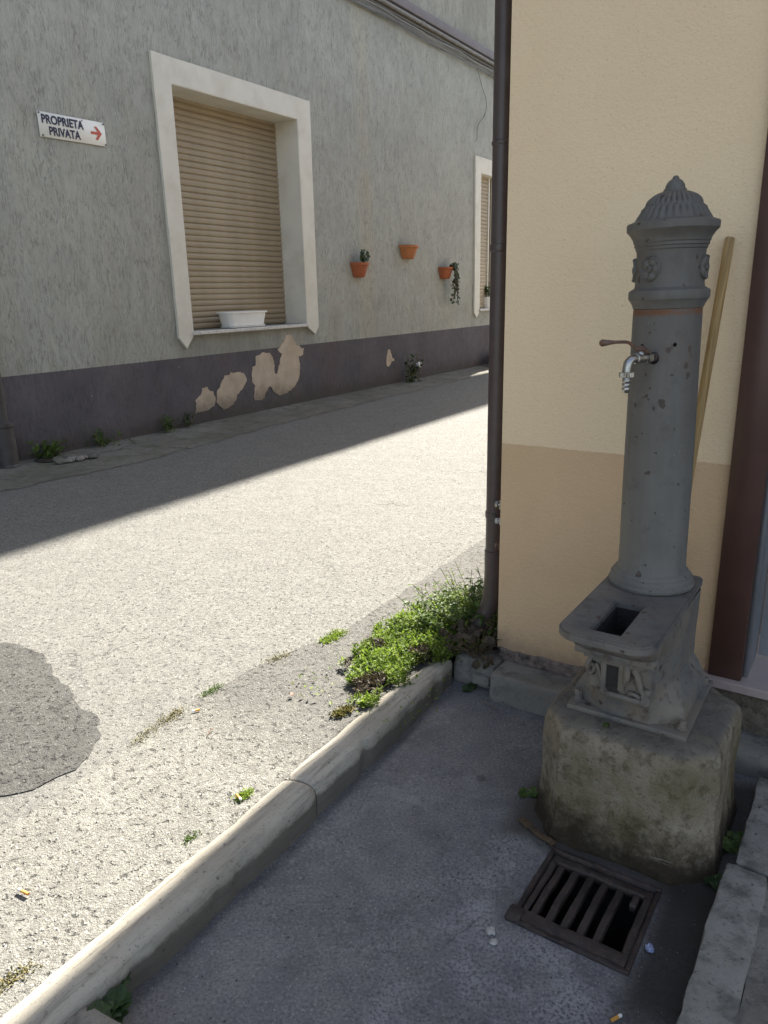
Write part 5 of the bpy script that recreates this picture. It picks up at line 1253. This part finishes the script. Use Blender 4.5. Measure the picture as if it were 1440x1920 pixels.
# low bright weeds in the corner: ground cover
rnd = random.Random(21); V, F = [], []; V2, F2 = [], []; V3, F3 = [], []
def in_poly(x, y, P):
    c = False; n = len(P)
    for i in range(n):
        (a, b), (d, e) = P[i], P[(i+1) % n]
        if (b > y) != (e > y) and x < (d-a)*(y-b)/(e-b)+a: c = not c
    return c
vegp = [(2.06, 1.44), (2.15, 1.56), (2.30, 1.65), (2.46, 1.72), (2.68, 1.73), (2.88, 1.68), (3.08, 1.58), (3.2, 1.40), (3.1, 1.22), (2.70, 1.20), (2.60, 1.30), (2.42, 1.41)]
cnt = 0
while cnt < 22000:
    x = rnd.uniform(2.0, 3.3); y = rnd.uniform(1.15, 1.8)
    if not in_poly(x+noise.noise(Vector((x*16, y*16, 9)))*.09, y+noise.noise(Vector((x*16, y*16, 3)))*.09, vegp) and rnd.random() > .006: continue
    dn_ = noise.noise(Vector((x*9, y*9, 0)))
    if dn_ < -.25 and rnd.random() < .6: continue
    hz = .02+.10*max(0, (x-2.15))*max(.2, 1-abs(y-1.4)*1.6)+.03*max(0, dn_); z = STREET_Z+rnd.random()**.7*hz
    d = Vector((rnd.uniform(-1, 1), rnd.uniform(-1, 1), rnd.uniform(-.1, .9)))
    br = noise.noise(Vector((x*7+3, y*7, 5)))
    tgt = (V2, F2) if br > .28 else ((V3, F3) if (rnd.random() < .25 or x > 2.9) else (V, F))
    leaf_faces(*tgt, Vector((x, y, z)), d, Vector((0, 0, 1)), *rnd.choice(((.009, .006), (.012, .007), (.016, .009), (.022, .012), (.03, .004)))); cnt += 1
tag(pyd('ground_cover', V, F, M_LEAF, None, M_STREET), 'dense low bright green weeds filling the corner between kerb and downpipe', 'ground cover', kind='stuff')
tag(pyd('ground_cover', V2, F2, M_LEAFP, None, M_STREET), 'purplish brown weeds mixed among the bright green ones', 'ground cover', kind='stuff')
tag(pyd('ground_cover', V3, F3, M_LEAF2, None, M_STREET), 'mid green weeds growing through the bright ones towards the downpipe', 'ground cover', kind='stuff')
def corner_plant(name, s_, y_, seed, ns, hgt, spread, L, Wd, mleaf, label, per=10, z=STREET_Z):
    rnd = random.Random(seed); t = tag(empty(name, M_STREET @ Matrix.Translation((s_, y_, z))), label, 'weed', 'weeds growing at the corner downpipe')
    V, F = [], []; bm = bmesh.new()
    for k in range(ns):
        b = Vector((rnd.uniform(-1, 1)*spread*.5, rnd.uniform(-1, 1)*spread*.5, 0)); h = hgt*rnd.uniform(.45, 1)
        tp = b+Vector((rnd.uniform(-.6, .35)*spread, rnd.uniform(-.2, 1.0)*spread, h)); path = smooth_path([b, b.lerp(tp, .5)+rv(rnd, .02), tp], 6); tube(bm, path, .0013, 4)
        for q in range(per):
            p = path[rnd.randint(3, len(path)-1)]; leaf_faces(V, F, p, Vector((rnd.uniform(-1, 1), rnd.uniform(-1, 1), rnd.uniform(-.4, .6))), Vector((0, 0, 1)), L*rnd.uniform(.5, 1.2), Wd*rnd.uniform(.6, 1.2))
    from_bm('stem', bm, M_STEM, t); pyd('foliage', V, F, mleaf, t)
corner_plant('weed', 2.92, 1.37, 1, 46, .27, .20, .024, .011, M_LEAF, 'tall wispy yellow green weed in front of the downpipe shoe', 16)
corner_plant('weed', 2.80, 1.27, 2, 26, .27, .13, .050, .024, M_LEAF2, 'broader leaved green weed between the downpipe and the wall corner', 12)
corner_plant('weed', 2.80, 1.44, 3, 40, .20, .20, .028, .015, M_LEAF2, 'low sprawling weed left of the wispy one', 14)
# trailing plant with dark lobed leaves at the wall foot
rnd = random.Random(31); t_ = tag(empty('trailing_plant', M_STREET @ Matrix.Translation((2.66, 1.24, STREET_Z))), 'dark brownish round leaved trailing plant at the foot of the wall corner', 'plant')
V, F = [], []; bm = bmesh.new()
for k in range(95):
    c = Vector((rnd.uniform(-.10, .14), rnd.uniform(-.10, .14), rnd.uniform(-.0, .14))); tube(bm, [(0, 0, 0), c*.5+Vector((0, 0, .02)), c], .0012, 4)
    round_leaf(V, F, c, Vector((rnd.uniform(-.9, .1), rnd.uniform(-.4, .5), rnd.uniform(.3, 1))), rnd.uniform(.012, .023), 5, .16, rnd.random()*6)
from_bm('stem', bm, M_TWIG, t_); pyd('foliage', V, F, M_LEAFP, t_)
# small seedlings
def seedling(M, seed, r, n, mat, label, grp='little leafy seedlings round the fountain'):
    rnd = random.Random(seed); V, F = [], []; bm = bmesh.new()
    t = tag(empty('seedling', M), label, 'seedling', grp)
    for k in range(n):
        a = rnd.uniform(0, 6.28); e = Vector((math.cos(a)*r, math.sin(a)*r, r*rnd.uniform(.2, .7))); tube(bm, [(0, 0, 0), e*.6], .0012, 4)
        round_leaf(V, F, e*rnd.uniform(.4, 1), Vector((rnd.uniform(-.4, .4), rnd.uniform(-.6, .2), 1)), r*rnd.uniform(.35, .6), 5, .25, rnd.random()*6)
    from_bm('stem', bm, M_STEM, t); pyd('foliage', V, F, mat, t)
seedling(M_FOUNT @ Matrix.Translation((-.30, -.115, 0)), 1, .028, 9, M_LEAF2, 'green seedling on the pavement left of the block foot')
seedling(M_FOUNT @ Matrix.Translation((-.035, -.195, ZB)), 2, .012, 6, M_LEAF2, 'tiny seedling on the top front edge of the stone block')
seedling(M_FOUNT @ Matrix.Translation((.30, -.01, .0)), 3, .045, 5, M_LEAF2, 'green leaves poking out right of the block by the slab kerb')
seedling(M_BEIGE @ Matrix.Translation((-.05, -.14, 0)), 4, .030, 9, M_LEAFD, 'dark seedling under the broken stone at the wall corner')
seedling(M_FOUNT @ Matrix.Translation((-.275, .03, 0)), 5, .02, 6, M_LEAFD, 'dark seedling at the left side of the block')
seedling(M_STREET @ Matrix.Translation((.775, 1.285, .05)), 6, .055, 26, M_LEAFD, 'dark leafy weed in the joint at the kerb end, lower left')
seedling(M_FOUNT @ Matrix.Translation((.30, -.20, 0)), 7, .03, 10, M_LEAFD, 'dark weed in the corner between the block and the slab kerb')
# wood stick behind the grate
bm = bmesh.new(); add_box(bm, -.072, .072, -.009, .009, 0, .011, .003, 1); grid_cut(bm, .012); jitter(bm, .009, 38)
tag(autosmooth(from_bm('wood_scrap', bm, M_ROT, None, M_FOUNT @ Matrix.Translation((-.20, -.272, .000)) @ Matrix.Rotation(R(-22), 4, 'Z')), 50), 'rotten brown stick lying against the foot of the block', 'stick')
